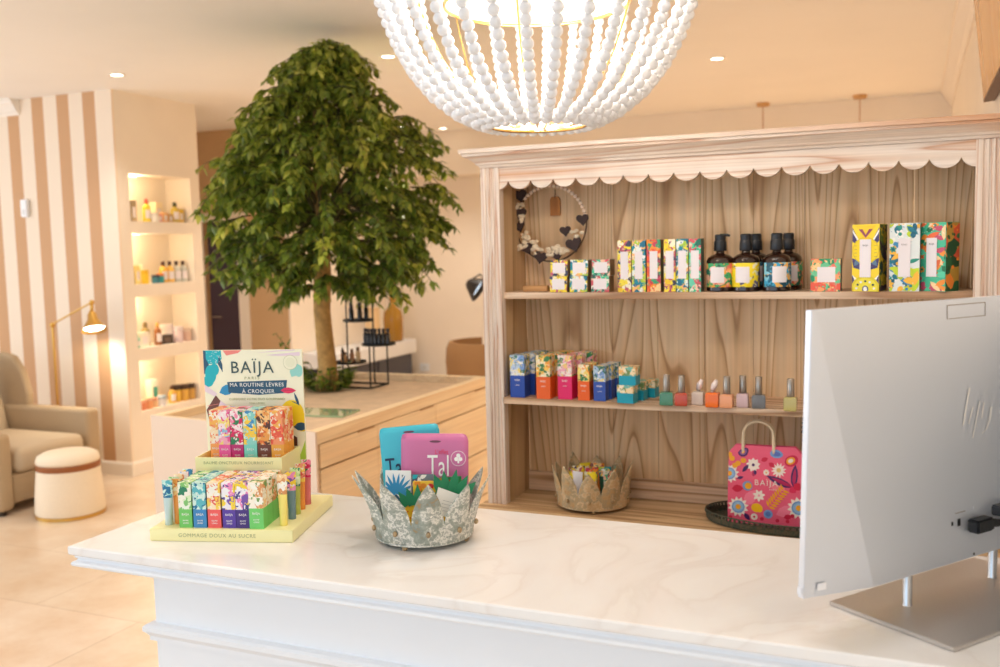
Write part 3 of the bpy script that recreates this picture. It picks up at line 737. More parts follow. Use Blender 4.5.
for x0, x1 in ((HO0,HX0),(HX1,HO1)):
    mb = MB(); x0, x1 = X(x0), X(x1); w = x1-x0
    # fluted face: shallow grooves
    pts = [(x0,0)]; g = 3
    f0, f1 = x0+w*.22, x1-w*.16
    for k in range(g):
        a = f0+(f1-f0)*k/g; b = f0+(f1-f0)*(k+1)/g
        pts += [(a+.0015,0),(a+.004,.004),(b-.004,.004),(b-.0015,0)]
    pts += [(x1,0),(x1,.03),(x0,.03)]
    n = len(pts); vs = [(p[0],p[1],ZD+.0002) for p in pts]+[(p[0],p[1],1.7755) for p in pts]
    mb.add(vs, [(i,(i+1) % n,n+(i+1) % n,n+i) for i in range(n)]+[tuple(reversed(range(n))),tuple(range(n,2*n))])
    mb.build('fluted_post', W_post, h)
for x0, x1 in ((HO0+.02,HX0-.004),(HX1+.004,HO1-.02)):
    MB().box(X(x0),X(x1),.0302,Y(HB),ZD+.0002,1.775).build('side_panel', W_side, h)
npl = 9; mb = MB()
for k in range(npl):
    a = HX0-.004+(HX1-HX0+.008)*k/npl; b = HX0-.004+(HX1-HX0+.008)*(k+1)/npl
    mb.box(X(a)+.0006,X(b)-.0006,Y(HB),Y(HB)+.012,ZD+.0002,1.775)
mb.build('back_panel', W_back, h)
MB().box(X(HX0)-.003,X(HX1)+.003,Y(HB)-.0142,Y(HB)-.0002,ZD+.0002,ZD+.058).build('back_rail', W_shelf, h, bevel=.001)
for z in (S1,S2):
    MB().box(X(HX0)-.0035,X(HX1)+.0035,.022 if z == S1 else .004-.004,Y(HB)-.0003,z-.0185,z).build('shelf_board', W_shelf, h, bevel=.0012)
MB().box(X(HO0)-.02,X(.236),Y(2.445),Y(HB)+.02,ZD-.028,ZD).build('deck_board', wood('pine_deck', WIN, 'X', 7, 12, .6), h, bevel=.002)
# valance with scallops
cus = [-1.076,-1.007,-.939,-.872,-.803,-.735,-.666,-.597,-.527,-.457,-.388,-.319,-.249,-.180,-.111,-.042,.026,.096]
zt, zc, zl = 1.7755, 1.735, 1.712
poly = [(X(HX1),zt),(X(HX0),zt)]
def arc(x0, x1, a0=0.0, a1=1.0, n=12):
    out = []
    for i in range(n+1):
        t = a0+(a1-a0)*i/n; out.append((x0+(x1-x0)*t, zc-(zc-zl)*max(0.0,1-abs(2*t-1)**2.2)**.75))
    return out
pts = arc(-1.1445,-1.076,.6,1,6)
pts = [(max(X(p[0]),X(HX0)),p[1]) for p in pts]
for a, b in zip(cus[:-1], cus[1:]): pts += [(X(p[0]),p[1]) for p in arc(a,b)[1:]]
pts += [(min(X(p[0]),X(HX1)),p[1]) for p in arc(.096,.165,0,.45,6)[1:]]
mbv = MB()
# columns of quads so that the outline stays clean
vs = []
for x, z in pts: vs += [(x,.004,z),(x,.004,zt),(x,.022,z),(x,.022,zt)]
fs = []
for i in range(len(pts)-1):
    a, b = 4*i, 4*i+4
    fs += [(a,b,b+1,a+1),(a+2,a+3,b+3,b+2),(a,a+2,b+2,b)]
mbv.add(vs, fs).build('scalloped_valance', W_top, h, fix=False)
# cornice loft
co = lambda o, z: (X(HO0)-o, min(X(HO1)+o, X(.2385)), -o, Y(HB)+.013, z)
MB().rings([co(.002,1.776),co(.004,1.782),co(.010,1.785),co(.012,1.790),co(.026,1.801),co(.036,1.806),co(.040,1.808),co(.040,1.814),co(.047,1.816),co(.047,1.826),co(.044,1.828)]).build('cornice', W_top, h)
# lower cabinet
MB().box(X(HO0)-.005,X(.23),Y(2.465),Y(HB)+.018,.06,ZD-.0282).build('base_cabinet', W_side, h, bevel=.002)
MB().box(X(HO0)+.02,X(.21),Y(2.49),Y(HB)+.01,0,.0598).build('plinth', W_side, h)
for k in range(3):
    w = 1.39/3
    dd = MB().box(X(HO0)+.002+k*w+.004,X(HO0)+.002+(k+1)*w-.004,Y(2.465)-.0182,Y(2.465)-.0002,.075,ZD-.04).build('cabinet_door', W_side, h, bevel=.002)
    MB().ball((X(HO0)+.002+k*w+.04,Y(2.465)-.030,.5),.013).build('knob', W_post, dd, smooth=True)

# ---- cartons and jars on the upper shelf
LABELW = mat('white_label', S(240,232,234), .5)
def label_quad(o, x0, x1, z0, z1, y=-.0004, name='white_label', brand=.0):
    l = MB().quad((x0,y,z0),(x1,y,z0),(x1,y,z1),(x0,y,z1)).build(name, LABELW, o, fix=False)
    if brand: text('BA\u00cfJA', brand, paint(150,140,140), l, ((x0+x1)/2,y-.0003,z1-(z1-z0)*.16))
    return l
Fy = floral('print_yellow', pal((250,226,40),(240,200,30),(250,240,210),(60,60,90),(246,226,60),(200,90,110)), 75)
Ft = floral('print_teal', pal((30,110,140),(246,226,60),(240,244,240),(20,140,160),(180,210,60),(250,190,120)), 75)
Fo = floral('print_orange', pal((246,150,40),(236,90,40),(60,160,110),(250,214,150),(200,60,90),(120,60,80)), 75)
Fg = floral('print_green', pal((60,200,150),(20,110,90),(250,200,170),(110,214,180),(220,90,100),(240,236,220)), 75)
Fp = floral('print_pink', pal((214,110,140),(250,190,90),(40,150,110),(250,226,214),(80,190,160)), 75)
DKS = {0: mat('side_teal', S(58,92,84), .5), 1: mat('side_olive', S(150,120,84), .5)}
def carton(label, x, y, z, w, d, hh, m, side=None, lab=None, rz=0.0, name='soap_carton', cat='carton', grp=None, brand=.0):
    t = thing(name, label, cat, (x,y,z+.0002), rz, grp)
    mb = MB(); mb.box(-w/2,w/2,0,d,0,hh)
    mb.m = [0,0,0,1 if side else 0,0,1 if side else 0]
    mb.build('carton_body', [m, side or m], t, bevel=.0008, fix=False)
    if lab: label_quad(t, *lab, brand=brand)
    return t
yb = 2.592
col = [('yellow',-.939,Fy),('teal and yellow',-.8785,Ft),('green',-.8145,Fg)]
for r, zz in enumerate((S1+.0,S1+.0462)):
    for k, (cn, x, m) in enumerate(col):
        carton('small square %s jar carton, %s one of its pair %s' % (cn, ('lower','upper')[r], ('nearest the wreath','in the middle','beside tall cartons')[k]),
               x+(.003 if r else 0), yb, zz, .0525, .050, .0455, m, DKS[1], (-.019,.019,.008,.038), name='jar_carton', grp='small jar cartons stacked on the upper shelf', rz=.02*(k-1))
tl = [('yellow',-.744,.040,Fy),('blue and teal',-.703,.040,Ft),('orange',-.661,.040,Fo),('yellow-green',-.6165,.0335,Fy),('teal and lime',-.582,.0335,Ft),('green and pink',-.5475,.0335,Fg)]
for k, (cn, x, w, m) in enumerate(tl):
    carton('tall slim %s carton, %s of the left trio' % (cn, ('left','middle','right')[k]) if k < 3 else 'tall slim %s carton, %s of the right trio' % (cn, ('left','middle','right')[k-3]),
           x, yb+.002, S1, w-.0012, .042, .1435, m, DKS[0] if k % 2 else DKS[1], (-.011,.011,.036,.112), name='tall_carton', grp='tall slim cartons on the upper shelf')
# pump bottles
AMB = mat('dark_amber_glass', S(46,24,14), .12, coat=.3)
CAPM = mat('black_pump', S(24,26,32), .35)
def pump(label, x, y, flo, rz=0.0, nozzle=False, sc=1.0):
    t = thing('pump_bottle', label, 'bottle', (x,y,S1+.0002), rz, 'amber pump bottles on the upper shelf')
    R = .0365
    MB().lathe([(R-.004,0),(R,.003),(R,.082),(R-.003,.090),(R-.012,.097),(.013,.101),(.011,.104),(.011,.112)], 36).build('bottle_body', AMB, t, auto=40)
    MB().lathe([(R+.0004,.012),(R+.0007,.0125),(R+.0007,.0755),(R+.0004,.076)], 40, a0=-PI*.93, a1=-PI*.07).build('printed_wrap', flo, t, smooth=True, fix=False)
    MB().lathe([(R+.0011,.024),(R+.0011,.066)], 16, a0=-PI*.5-.62, a1=-PI*.5+.40).build('white_label', LABELW, t, smooth=True, fix=False)
    p = MB().lathe([(.0165,.1085),(.0172,.110),(.0165,.131),(.0150,.136)], 28).build('pump_collar', CAPM, t, auto=40)
    mb = MB().lathe([(.0145,.1361),(.0148,.150),(.0120,.153)], 24)
    if nozzle: mb.tube([(0,0,.1505),(.018,-.001,.1512),(.026,-.001,.149)], [.0045,.0042,.003], 10)
    mb.build('pump_head', CAPM, p, auto=40)
    return t
F1 = floral('wrap_orange_green', pal((60,170,110),(240,120,100),(250,170,40),(20,100,80),(250,190,160)), 60)
F2 = floral('wrap_yellow', pal((250,226,40),(250,220,30),(90,90,130),(250,226,40),(240,234,200)), 60)
F3 = floral('wrap_blue', pal((20,90,120),(60,170,210),(20,80,100),(250,190,90),(130,200,220)), 60)
pump('amber pump bottle with green and orange wrap, left of the front three', -.486, 2.629, F1, .05, True)
pump('amber pump bottle with yellow wrap, middle of the front three', -.418, 2.629, F2, .0)
pump('amber pump bottle with blue wrap, right of the front three', -.338, 2.629, F3, .45)
pump('amber pump bottle half hidden behind the yellow-wrapped one', -.404, 2.712, F3, .4)
pump('amber pump bottle half hidden behind the blue-wrapped one', -.318, 2.712, F1, .4)
# cartons with drawn prints on the right
carton('small square coral and green carton with white label, standing alone', -.2125, yb, S1, .073, .052, .084, floral('print_tropic', pal((240,96,70),(250,214,150),(40,150,100),(250,170,110),(110,200,150),(236,120,100)), 60), DKS[0], (-.020,.024,.024,.063), name='square_carton')
def big(label, x, w, base, side, artf, rz=0.0, labx=(-.014,.014)):
    t = carton(label, x, yb-.004, S1, w, .056, .1685, base, side, None, rz, name='gift_carton', grp='large printed cartons on the upper shelf')
    a_ = Art(y=-.0003, clip=(-w/2+.0006,w/2-.0006,.001,.1675)); artf(a_, w, .1685); a_.build('printed_artwork', t)
    label_quad(t, labx[0], labx[1], .036, .131, y=-.0022, brand=.006)
    return t
def lemon_art(a_, w, hh):
    P = paint(70,60,110); Yb = paint(246,216,20); G = paint(120,150,60)
    for s_ in (-1,1):
        a_.poly([(s_*.035,hh-.004),(s_*.012,hh-.05),(s_*.02,hh-.055),(s_*.035,hh-.04)], P); a_.poly([(s_*.033,hh-.02),(s_*.016,hh-.048),(s_*.013,hh-.046),(s_*.033,hh-.012)], WHT)
        a_.poly([(s_*.035,.085),(s_*.010,.075),(s_*.014,.055),(s_*.03,.06)], P); a_.leaf(s_*.012,.085,.026,.013,paint(90,120,150),-.9 if s_ > 0 else PI+.9)
        a_.poly([(s_*.036,.045),(s_*.022,.025),(s_*.034,.02)], P); a_.poly([(s_*.034,.043),(s_*.02,.03),(s_*.025,.024)], WHT)
    a_.ell(0,.103,.031,.031, Yb); a_.ell(0,.103,.034,.034, paint(226,196,20)); a_.ell(0,.103,.031,.031, Yb)
    for s_ in (-1,1):
        for k in range(4):
            for j in range(2): a_.ell(s_*(.0235+.003*j),.088+.009*k,.0009,.0009,P,n=6)
    a_.poly([(-.026,hh-.003),(.026,hh-.003),(0,hh-.04)], paint(250,206,30)); a_.poly([(-.018,hh-.012),(.018,hh-.012),(0,hh-.034)], paint(150,70,90)); a_.poly([(-.008,hh-.012),(.008,hh-.012),(0,hh-.026)], paint(250,206,30))
    a_.ell(0,.012,.034,.028, paint(226,206,30)); a_.ell(0,.010,.030,.024, paint(240,224,60))
    for k in range(7):
        an = PI*k/6; a_.ell(.022*math.cos(an),.008+.018*math.sin(an),.0032,.0028, GREEND if k % 2 else WHT, n=8)
    a_.ell(0,.006,.008,.009, paint(40,70,120)); a_.ell(0,.006,.005,.006,WHT)
def jungle_art(cols, seed, wh):
    def f(a_, w, hh):
        rnd = random.Random(seed)
        for k in range(60):
            x, z = rnd.uniform(-w/2,w/2), rnd.uniform(0,hh); c_ = rnd.choice(cols)
            if k % 5 == 0: a_.flower(x,z,rnd.uniform(.008,.013),6,c_,rnd.choice(cols))
            elif k % 5 == 1: a_.ell(x,z,.008,.006,c_,rnd.uniform(0,3))
            else: a_.leaf(x,z,rnd.uniform(.022,.042),rnd.uniform(.010,.018),c_,rnd.uniform(0,6.28))
        for k in range(26): a_.ell(rnd.uniform(-w/2,w/2),rnd.uniform(hh*.8,hh),.0011,.0011,wh,n=6)
    return f
big('large yellow carton with mirrored lemon print, left of the large three', -.1165, .068, paint(250,218,40), floral('side_leafy', pal((60,50,70),(90,110,50),(200,170,40),(40,70,60),(70,50,60)), 40), lemon_art, rz=-.30)
big('large teal and white leaf-print carton, middle of the large three', -.0265, .070, paint(232,238,236), paint(30,74,70,.5), jungle_art([paint(24,96,120),paint(28,120,140),paint(200,220,40),paint(40,150,130),paint(250,190,60),paint(60,140,190),WHT], 5, paint(60,140,190)), rz=-.10)
big('large orange and green garden-print carton, right of the large three', .0375, .069, paint(70,190,150), floral('side_jungle', pal((20,80,50),(240,140,50),(30,100,60),(190,150,60),(20,70,50),(220,90,60)), 28), jungle_art([paint(246,150,50),paint(236,110,60),paint(90,210,170),paint(200,80,110),paint(250,214,160),paint(30,120,80)], 9, WHT), labx=(-.016,.012), rz=-.60)

# ---- middle shelf
MIDW = .034
def mid(label, x, y, w, d, hh, split, so, fl, grp, nm='cream_carton', brand=True, z=S2, rz=0.0):
    me = carton_mesh(w, d, hh, split, [so, fl])
    o = link(nm, me, None, (x,y,z+.0002), (0,0,rz)); tag(o, label, 'carton', grp)
    if brand:
        text('BA\u00cfJA', .0072, TXW, o, (0,-.0004,split-.013)); text('CR\u00c8ME', .0042, TXW, o, (0,-.0004,split-.028))
    return o
GA, GB = 'tall cream cartons on the middle shelf', 'short cream cartons on the middle shelf'
SOB, SOO, SOP = paint(34,76,176,.4), paint(240,102,36,.4), paint(232,36,112,.4)
FB_ = floral('bloom_blue', pal((120,160,220),(250,226,120),(190,214,240),(60,120,110),(240,240,240)), 85)
FO_ = floral('bloom_yellow', pal((250,226,130),(246,160,60),(60,130,80),(250,240,214),(250,200,90)), 85)
FP_ = floral('bloom_pink', pal((246,180,200),(250,214,130),(60,140,90),(250,236,230),(236,120,150)), 85)
for k in range(3):
    nn = ('front','middle','rear')[k]
    mid('tall blue cream carton, %s of its row' % nn, -1.062+.012*k, 2.567+.052*k, .045, .045, .1235, .064, SOB, FB_, GA, brand=k == 0)
    mid('tall orange cream carton, %s of its row' % nn, -.979+.012*k, 2.560+.052*k, .042, .045, .1255, .064, SOO, FO_, GA, brand=k == 0)
    mid('tall hot-pink cream carton, %s of its row' % nn, -.9165+.014*k, 2.570+.052*k, .042, .045, .126, .066, SOP, FP_, GA, brand=k == 0)
    mid('short blue cream carton, %s of its row' % nn, -.812+.006*k, 2.566+.040*k, .0345, .036, .0985, .055, paint(52,88,180,.4), FB_, GB, brand=k == 0)
for k in range(2): mid('short orange cream carton, %s of its row' % ('front','rear')[k], -.858+.004*k, 2.563+.040*k, .034, .036, .1015, .055, SOO, FO_, GB, brand=k == 0)
CY = paint(20,162,190,.4); FC = floral('bloom_cream', pal((250,224,180),(246,190,110),(120,190,180),(250,236,210),(120,150,90)), 85)
GT = 'turquoise square cartons on the middle shelf'
mid('turquoise square carton at the bottom front of its stack', -.733, 2.548, .047, .040, .050, .028, CY, FC, GT, 'square_carton', False, rz=-.10)
mid('turquoise square carton on top of another', -.727, 2.550, .0485, .040, .051, .026, CY, FC, GT, 'square_carton', False, z=S2+.0503, rz=-.06)
mid('turquoise square carton second in the bottom row', -.719, 2.606, .047, .040, .050, .028, CY, FC, GT, 'square_carton', False, rz=-.06)
mid('turquoise square carton third in the bottom row', -.701, 2.662, .047, .040, .050, .028, CY, FC, GT, 'square_carton', False, rz=-.06)
# nail polish
SILV = mat('brushed_cap', S(170,160,150), .3, metal=.9); WCAP = paint(246,230,226,.35)
def polish(label, x, y, c_, w=.032, hb_=.036, kind='tall', rz=0.0, glass=False, rough=.12):
    t = thing('nail_polish_bottle', label, 'nail polish', (x,y,S2+.0002), rz, 'nail polishes on the middle shelf')
    m_ = mat('lacquer_%s' % label.split()[0], c_, rough, coat=.6)
    mb = MB(); a_ = w/2
    mb.rings([(-a_+.002,a_-.002,-a_+.002,a_-.002,0),(-a_,a_,-a_,a_,.002),(-a_,a_,-a_,a_,hb_-.005),(-a_+.002,a_-.002,-a_+.002,a_-.002,hb_-.001),(-.006,.006,-.006,.006,hb_)])
    mb.build('glass_bottle', m_, t, bevel=.0012)
    if kind == 'tall':
        MB().lathe([(.0090,hb_+.0002),(.0096,hb_+.002),(.0088,hb_+.045),(.0076,hb_+.0465)], 20).build('brush_cap', SILV, t, auto=40)
    else:
        MB().lathe([(.0055,hb_+.0002),(.0055,hb_+.008)], 16).build('cap_neck', SILV, t, auto=40)
        mb = MB(); s_ = -1 if kind == 'tiltL' else 1
        mb.tube([(0,0,hb_+.006),(s_*.004,0,hb_+.018),(s_*.010,0,hb_+.032)], [.0065,.0085,.004], 14); mb.build('angled_cap', WCAP, t, smooth=True)
    return t
yp = 2.555
polish('teal-green nail polish with tall silver cap', -.618, yp, S(70,140,112), .036, .037, rz=.15)
polish('brick-red nail polish with tall silver cap', -.577, yp, S(196,66,36), .033, .036, rz=.1)
polish('clear milky nail polish with pinkish angled cap', -.538, yp+.03, S(226,212,200), .031, .036, 'tilt')
polish('bright orange nail polish with white angled cap', -.493, yp, S(246,112,12), .034, .040, 'tilt')
polish('peach nail polish with tall silver cap', -.456, yp, S(240,166,120), .033, .037)
polish('lilac nail polish with tall silver cap', -.417, yp+.018, S(216,186,190), .030, .038)
polish('grey-blue nail polish with tall silver cap', -.376, yp+.018, S(112,116,122), .035, .036, rz=.12)
polish('pale yellow-green nail polish nearest the computer screen', -.292, yp-.006, S(196,184,112), .032, .037)

# ---- wreath and small pieces hanging on the back
wr = thing('bead_wreath', 'round bead wreath with dark hearts and cream blossoms on the shelf back', 'wreath', (-1.004, 2.715, 1.613))
TW = mat('willow_twig', S(104,78,56), .7); BEADW = mat('pink_bead', S(250,226,204), .5); HRT = mat('dark_heart', S(58,38,34), .7, noise=.3, nscale=60); BLS = mat('cream_petal', S(232,214,186), .7)
RW = .112
MB().tube([(RW*math.cos(a),0,RW*math.sin(a)) for a in [2*PI*i/64 for i in range(64)]], .0026, 8, closed=True).build('hoop', TW, wr, smooth=True)
mb = MB()
for k in range(20):
    a = math.radians(12+k*6.5); mb.ball((RW*math.cos(a),-.004,RW*math.sin(a)), .0060, 10, 6)
mb.build('bead_string', BEADW, wr, smooth=True)
def heart(x, z, s_, rot):
    pts = []
    for i in range(28):
        t_ = 2*PI*i/28; u = 16*math.sin(t_)**3; v = 13*math.cos(t_)-5*math.cos(2*t_)-2*math.cos(3*t_)-math.cos(4*t_)
        u, v = u*s_/17, v*s_/17; pts.append((x+u*math.cos(rot)-v*math.sin(rot), z+u*math.sin(rot)+v*math.cos(rot)))
    MB().prism(list(reversed(pts)), -.016, -.008).build('heart', HRT, wr, bevel=.0012)
for x, z, s_, r_ in ((-.092,.088,.022,.15),(-.094,.036,.021,-.2),(-.098,-.004,.020,.3),(-.118,-.018,.013,.4),(-.072,-.072,.020,.4),(-.030,-.098,.022,-.2),(.022,-.092,.020,.1),(.076,-.062,.026,.3),(.104,.010,.020,.1),(.050,-.022,.018,.1)):
    heart(x, z, s_, r_)
rnd = random.Random(5)
for x, z, n_ in ((-.092,.060,5),(-.088,.012,5),(-.082,-.036,9),(-.060,-.056,9),(-.092,-.066,7),(-.038,-.078,8),(.006,-.084,12),(.026,-.074,10),(.044,-.082,9),(.088,-.030,6)):
    mb = MB()
    for k in range(n_):
        a = rnd.uniform(0,6.28); r_ = rnd.uniform(.002,.018)
        mb.ball((x+r_*math.cos(a),-.008-rnd.uniform(0,.012),z+r_*math.sin(a)*.8), rnd.uniform(.005,.0085), 8, 5, sx=1.1, sy=.7, sz=.8)
    mb.build('blossom_cluster', BLS, wr, smooth=True)
MB().tube([(0,-.001,RW),(0,.02,RW+.02),(0,.045,RW+.035)], .0012, 6).build('hanging_cord', TW, wr)
pl = thing('wood_plaque', 'small orange-brown wooden tag hung on the shelf back inside the wreath', 'tag', (-1.005, 2.7628, 1.668))
MB().prism([(-.016,-.03),(.016,-.03),(.016,.018),(.010,.027),(-.010,.027),(-.016,.018)], -.006, 0).build('plaque_board', wood('orange_wood', [(0,S(196,130,60)),(.6,S(178,110,44)),(1,S(196,130,60))], 'Z', 6, 20, 2), pl)
MB().tube([(0,-.0065,.022),(0,-.003,.035),(0,-.001,.05)], .001, 6).build('string', TW, pl)
bl = thing('wood_block', 'flat light wooden block lying on the upper shelf under the wreath', 'block', (-1.030, 2.66, S1+.0002))
MB().box(-.038,.038,-.02,.02,0,.0165).build('block_body', wood('light_block', [(0,S(222,170,110)),(.6,S(206,150,92)),(1,S(222,170,110))], 'X', 5, 20, 2), bl, bevel=.001)

# ---- lower deck: rusty crown with tubes, tray with paper bag, dried flowers
B2X, B2Y = -.858, 2.636
crown_basket('rust-brown weathered crown basket on the shelf unit deck', (B2X,B2Y,ZD+.0002), math.radians(12), .104, .117, .050, .132, ZINC2, 10, 9, .004, BOSS)
def hand_tube(label, x, y, rz, rx, col_, flo):
    t = thing('hand_cream_tube', label, 'tube', (x,y,ZD+.016)); t.rotation_euler = (rx,0,rz); t['group'] = 'cream tubes in the rusty crown basket'
    ns = 16; vs = []; H = .098
    for k in range(7):
        tt = k/6; a_ = .013*(1-tt)+.019*tt; b_ = .013*(1-tt)+.0012*tt
        for i in range(ns): an = 2*PI*i/ns; vs.append((a_*math.cos(an), b_*math.sin(an), .016+(H-.016)*tt))
    fs = [(k*ns+i,k*ns+(i+1) % ns,(k+1)*ns+(i+1) % ns,(k+1)*ns+i) for k in range(6) for i in range(ns)]
    mb = MB(); mb.v = vs; mb.f = fs+[tuple(range(6*ns,7*ns))]; mb.m = [0 if k < 4 else 1 for k in range(6) for i in range(ns)]+[1]
    mb.build('tube_body', [col_, flo], t, auto=50)
    MB().lathe([(.0122,0),(.0126,.001),(.0124,.0155),(.011,.016)], 16).build('cap', WHT, t, auto=40)
random.seed(4)
tb = [('yellow-topped white hand cream tube, front left in the rusty crown', -.046,-.042, paint(240,238,240),Fy),('plain white hand cream tube beside the yellow-topped one in rusty crown', -.022,-.060, paint(240,236,240),paint(240,236,240)),
      ('white tube with dark base band in the front middle of rusty crown', .012,-.056, paint(244,240,230),F2),('floral tube at the front right of the rusty crown', .052,-.032, paint(236,220,200),Fg),
      ('yellow tube in the second row of the rusty crown, left side', -.040,.000, paint(246,214,60),Fy),('olive and orange floral tube in the centre of the rusty crown', .002,-.012, paint(200,160,80),Fo),
      ('dark green tube behind the front middle tube in rusty crown', .030,.010, paint(40,90,70),Ft),('pink floral tube at the right back of rusty crown', .056,.020, paint(240,190,190),Fp),
      ('orange floral tube at the back of the rusty crown', .0,.044, paint(236,140,70),Fo),('yellow floral tube at the back left of rusty crown', -.034,.040, paint(240,200,80),Fy)]
for lb, dx, dy, c_, f_ in tb: hand_tube(lb, B2X+dx*1.1, B2Y+dy*1.1, math.atan2(dy,dx)+PI/2 if abs(dx)+abs(dy) > .05 else .3, 0, c_, f_)
tray = thing('oval_tray', 'dark green-black metal tray with pierced rim under the paper bag', 'tray', (-.285, 2.620, ZD+.0002))
RUSTG = zinc_mat('dark_green_metal', S(52,60,50), S(70,78,66), S(96,88,70), S(58,70,58), 60)
A_, B_ = .235, .122
MB().lathe([(.001,.001),(.98,.001),(1.0,.002),(1.0,.006),(.97,.004),(.001,.004)], 72, sx=A_, sy=B_).build('tray_base', RUSTG, tray, auto=40, fix=False)
mb = MB(); ns = 120
# rim: solid foot band, row of studs, top bead
mb.lathe([(1.0005,.0055),(1.015,.0065),(1.02,.020),(1.012,.020),(1.0005,.008)], 96, sx=A_, sy=B_, ring=True)
mb.build('rim_band', RUSTG, tray, auto=40)
mb = MB()
for k in range(96):
    a = 2*PI*k/96; mb.ball((1.017*A_*math.cos(a),1.017*B_*math.sin(a),.0235), .0042, 6, 4)
mb.build('pierced_rim', RUSTG, tray, smooth=True)
mb = MB().tube([(1.02*A_*math.cos(a),1.02*B_*math.sin(a),.029) for a in [2*PI*i/96 for i in range(96)]], .0022, 8, closed=True); mb.build('top_bead', RUSTG, tray, smooth=True)

bag = thing('paper_bag', 'pink flowered paper gift bag with twisted handles on the dark tray', 'bag', (-.362, 2.578, ZD+.0046), math.radians(2))
BAGP = mat('pink_paper', S(240,96,130), .55)
bw, bd, bh = .096, .066, .208
# body with folded gussets, narrower at top corners
def ringb(z, hw, d0, d1, g):
    return [(-hw,d0,z),(hw,d0,z),(hw-g,(d0+d1)/2,z),(hw,d1,z),(-hw,d1,z),(-hw+g,(d0+d1)/2,z)]
rg = [ringb(0,bw,0,bd,.0),ringb(.04,bw,.0,bd,.003),ringb(.12,bw,.006,bd-.006,.012),ringb(.188,bw-.001,.018,bd-.018,.02),ringb(bh,bw-.018,.023,bd-.023,.02)]
vs = [p for r_ in rg for p in r_]; fs = []
for k in range(4):
    for i in range(6): j = (i+1) % 6; fs.append((6*k+i,6*k+j,6*k+6+j,6*k+6+i))
fs.append((5,4,3,2,1,0))
mb = MB().add(vs, fs); bo = mb.build('bag_body', BAGP, bag, fix=False)
so = bo.modifiers.new('thick','SOLIDIFY'); so.thickness = .0006; so.offset = -1
KR = mat('cream_paper_cord', S(236,216,184), .7)
for yy, nm in ((.0215,'front'),(bd-.0215,'rear')):
    pts = [(-.058,yy,.17)]+[(-.058,yy,.20)]+[(-.018-.039*math.cos(a),yy+(.003 if nm == 'front' else 0),.238+.036*math.sin(a)) for a in [PI*i/14 for i in range(15)]]+[(.022,yy,.20),(.022,yy,.17)]
    MB().tube(pts, .0042, 8).build('twisted_handle', KR, bag, smooth=True)
# print follows the front panel (piecewise plane): built as flat art then bent on the panel profile
fa = Art(y=0, clip=(-bw+.001,bw-.001,.002,bh-.003))
RED = paint(216,30,70); PUR = paint(70,30,96); MAGT = paint(190,30,90); LB = paint(120,160,214); YO = paint(246,170,20); CRM = paint(250,236,226)
fa.clip = (-bw+.001,bw-.001,.002,bh-.002)
def fl_big(cx, cz, r): fa.flower(cx,cz,r,12,CRM,LB,.62,.42); fa.ell(cx,cz,r*.48,r*.48,paint(150,190,226)); fa.ell(cx,cz,r*.26,r*.26,YO,n=12)
fa.leaf(-.05,.05,.05,.03,paint(250,130,160),1.0); fa.leaf(.01,.12,.05,.03,paint(250,130,150),-.5); fa.leaf(.03,.03,.06,.03,paint(250,130,160),.4)
fl_big(-.068,.044,.028); fl_big(-.092,.132,.026); fl_big(.088,.052,.030)
fa.ell(-.058,.190,.013,.012,PUR); fa.ell(-.058,.190,.009,.008,paint(140,90,150)); fa.ell(-.058,.190,.004,.004,YO)
fa.ell(.030,.190,.017,.011,LB); fa.ell(.030,.190,.011,.006,paint(90,110,190))
fa.ell(.068,.174,.018,.014,RED,.5); fa.ell(.066,.174,.012,.009,YO,.5); fa.ell(.066,.174,.007,.005,CRM,.5)
for x, z in ((-.086,.172),(-.070,.160),(-.056,.168),(-.078,.154),(-.093,.182)): fa.ell(x,z,.0075,.007,YO)
fa.flower(-.030,.158,.019,9,CRM,PUR,.22); fa.flower(.036,.148,.020,12,CRM,paint(230,190,120),.3,.3); fa.flower(.004,.140,.009,8,CRM,paint(240,190,120),.3,.6)
fa.leaf(-.058,.138,.026,.010,PUR,.9); fa.leaf(-.072,.120,.018,.008,PUR,.3); fa.leaf(-.03,.128,.018,.009,MAGT,1.3); fa.leaf(-.024,.132,.014,.008,PUR,1.7)
fa.leaf(.074,.104,.076,.019,PUR,PI-.38); fa.leaf(.072,.106,.060,.010,MAGT,PI-.38); fa.leaf(.074,.104,.062,.018,PUR,1.50); fa.leaf(.0745,.110,.046,.009,MAGT,1.50)
fa.leaf(.066,.106,.02,.02,PINKC,-.8); fa.ell(.085,.108,.011,.010,RED)
fa.ell(-.044,.102,.013,.013,LB); fa.ell(-.042,.102,.009,.009,YO); fa.leaf(-.085,.092,.03,.02,RED,.1)
for k in range(8):
    q0 = (.012+.005*k,.050+.0065*k)
    fa.leaf(q0[0],q0[1],.018,.006,YO,1.9); fa.leaf(q0[0],q0[1],.018,.006,YO,-.3)
fa.ell(-.020,.045,.014,.012,paint(250,196,10)); fa.ell(-.012,.043,.008,.010,paint(250,196,10))
fa.flower(-.014,.078,.017,7,CRM,paint(250,170,190),.2,.5); fa.ell(.010,.030,.012,.012,LB); fa.ell(.010,.030,.007,.007,paint(90,120,190)); fa.ell(-.026,.020,.009,.009,CRM); fa.ell(-.026,.020,.003,.003,RED)
fa.leaf(-.052,.028,.024,.012,PUR,-.9); fa.leaf(.05,.024,.022,.014,RED,.2); fa.leaf(-.01,.170,.02,.012,RED,.4); fa.leaf(.01,.166,.02,.012,RED,-.6)
for x, z in ((-.006,.016),(.034,.014),(.060,.014),(.072,.03),(-.088,.014)): fa.ell(x,z,.005,.005,RED)
PRF = [(0,0),(.04,0),(.12,.006),(.188,.018),(.208,.023)]
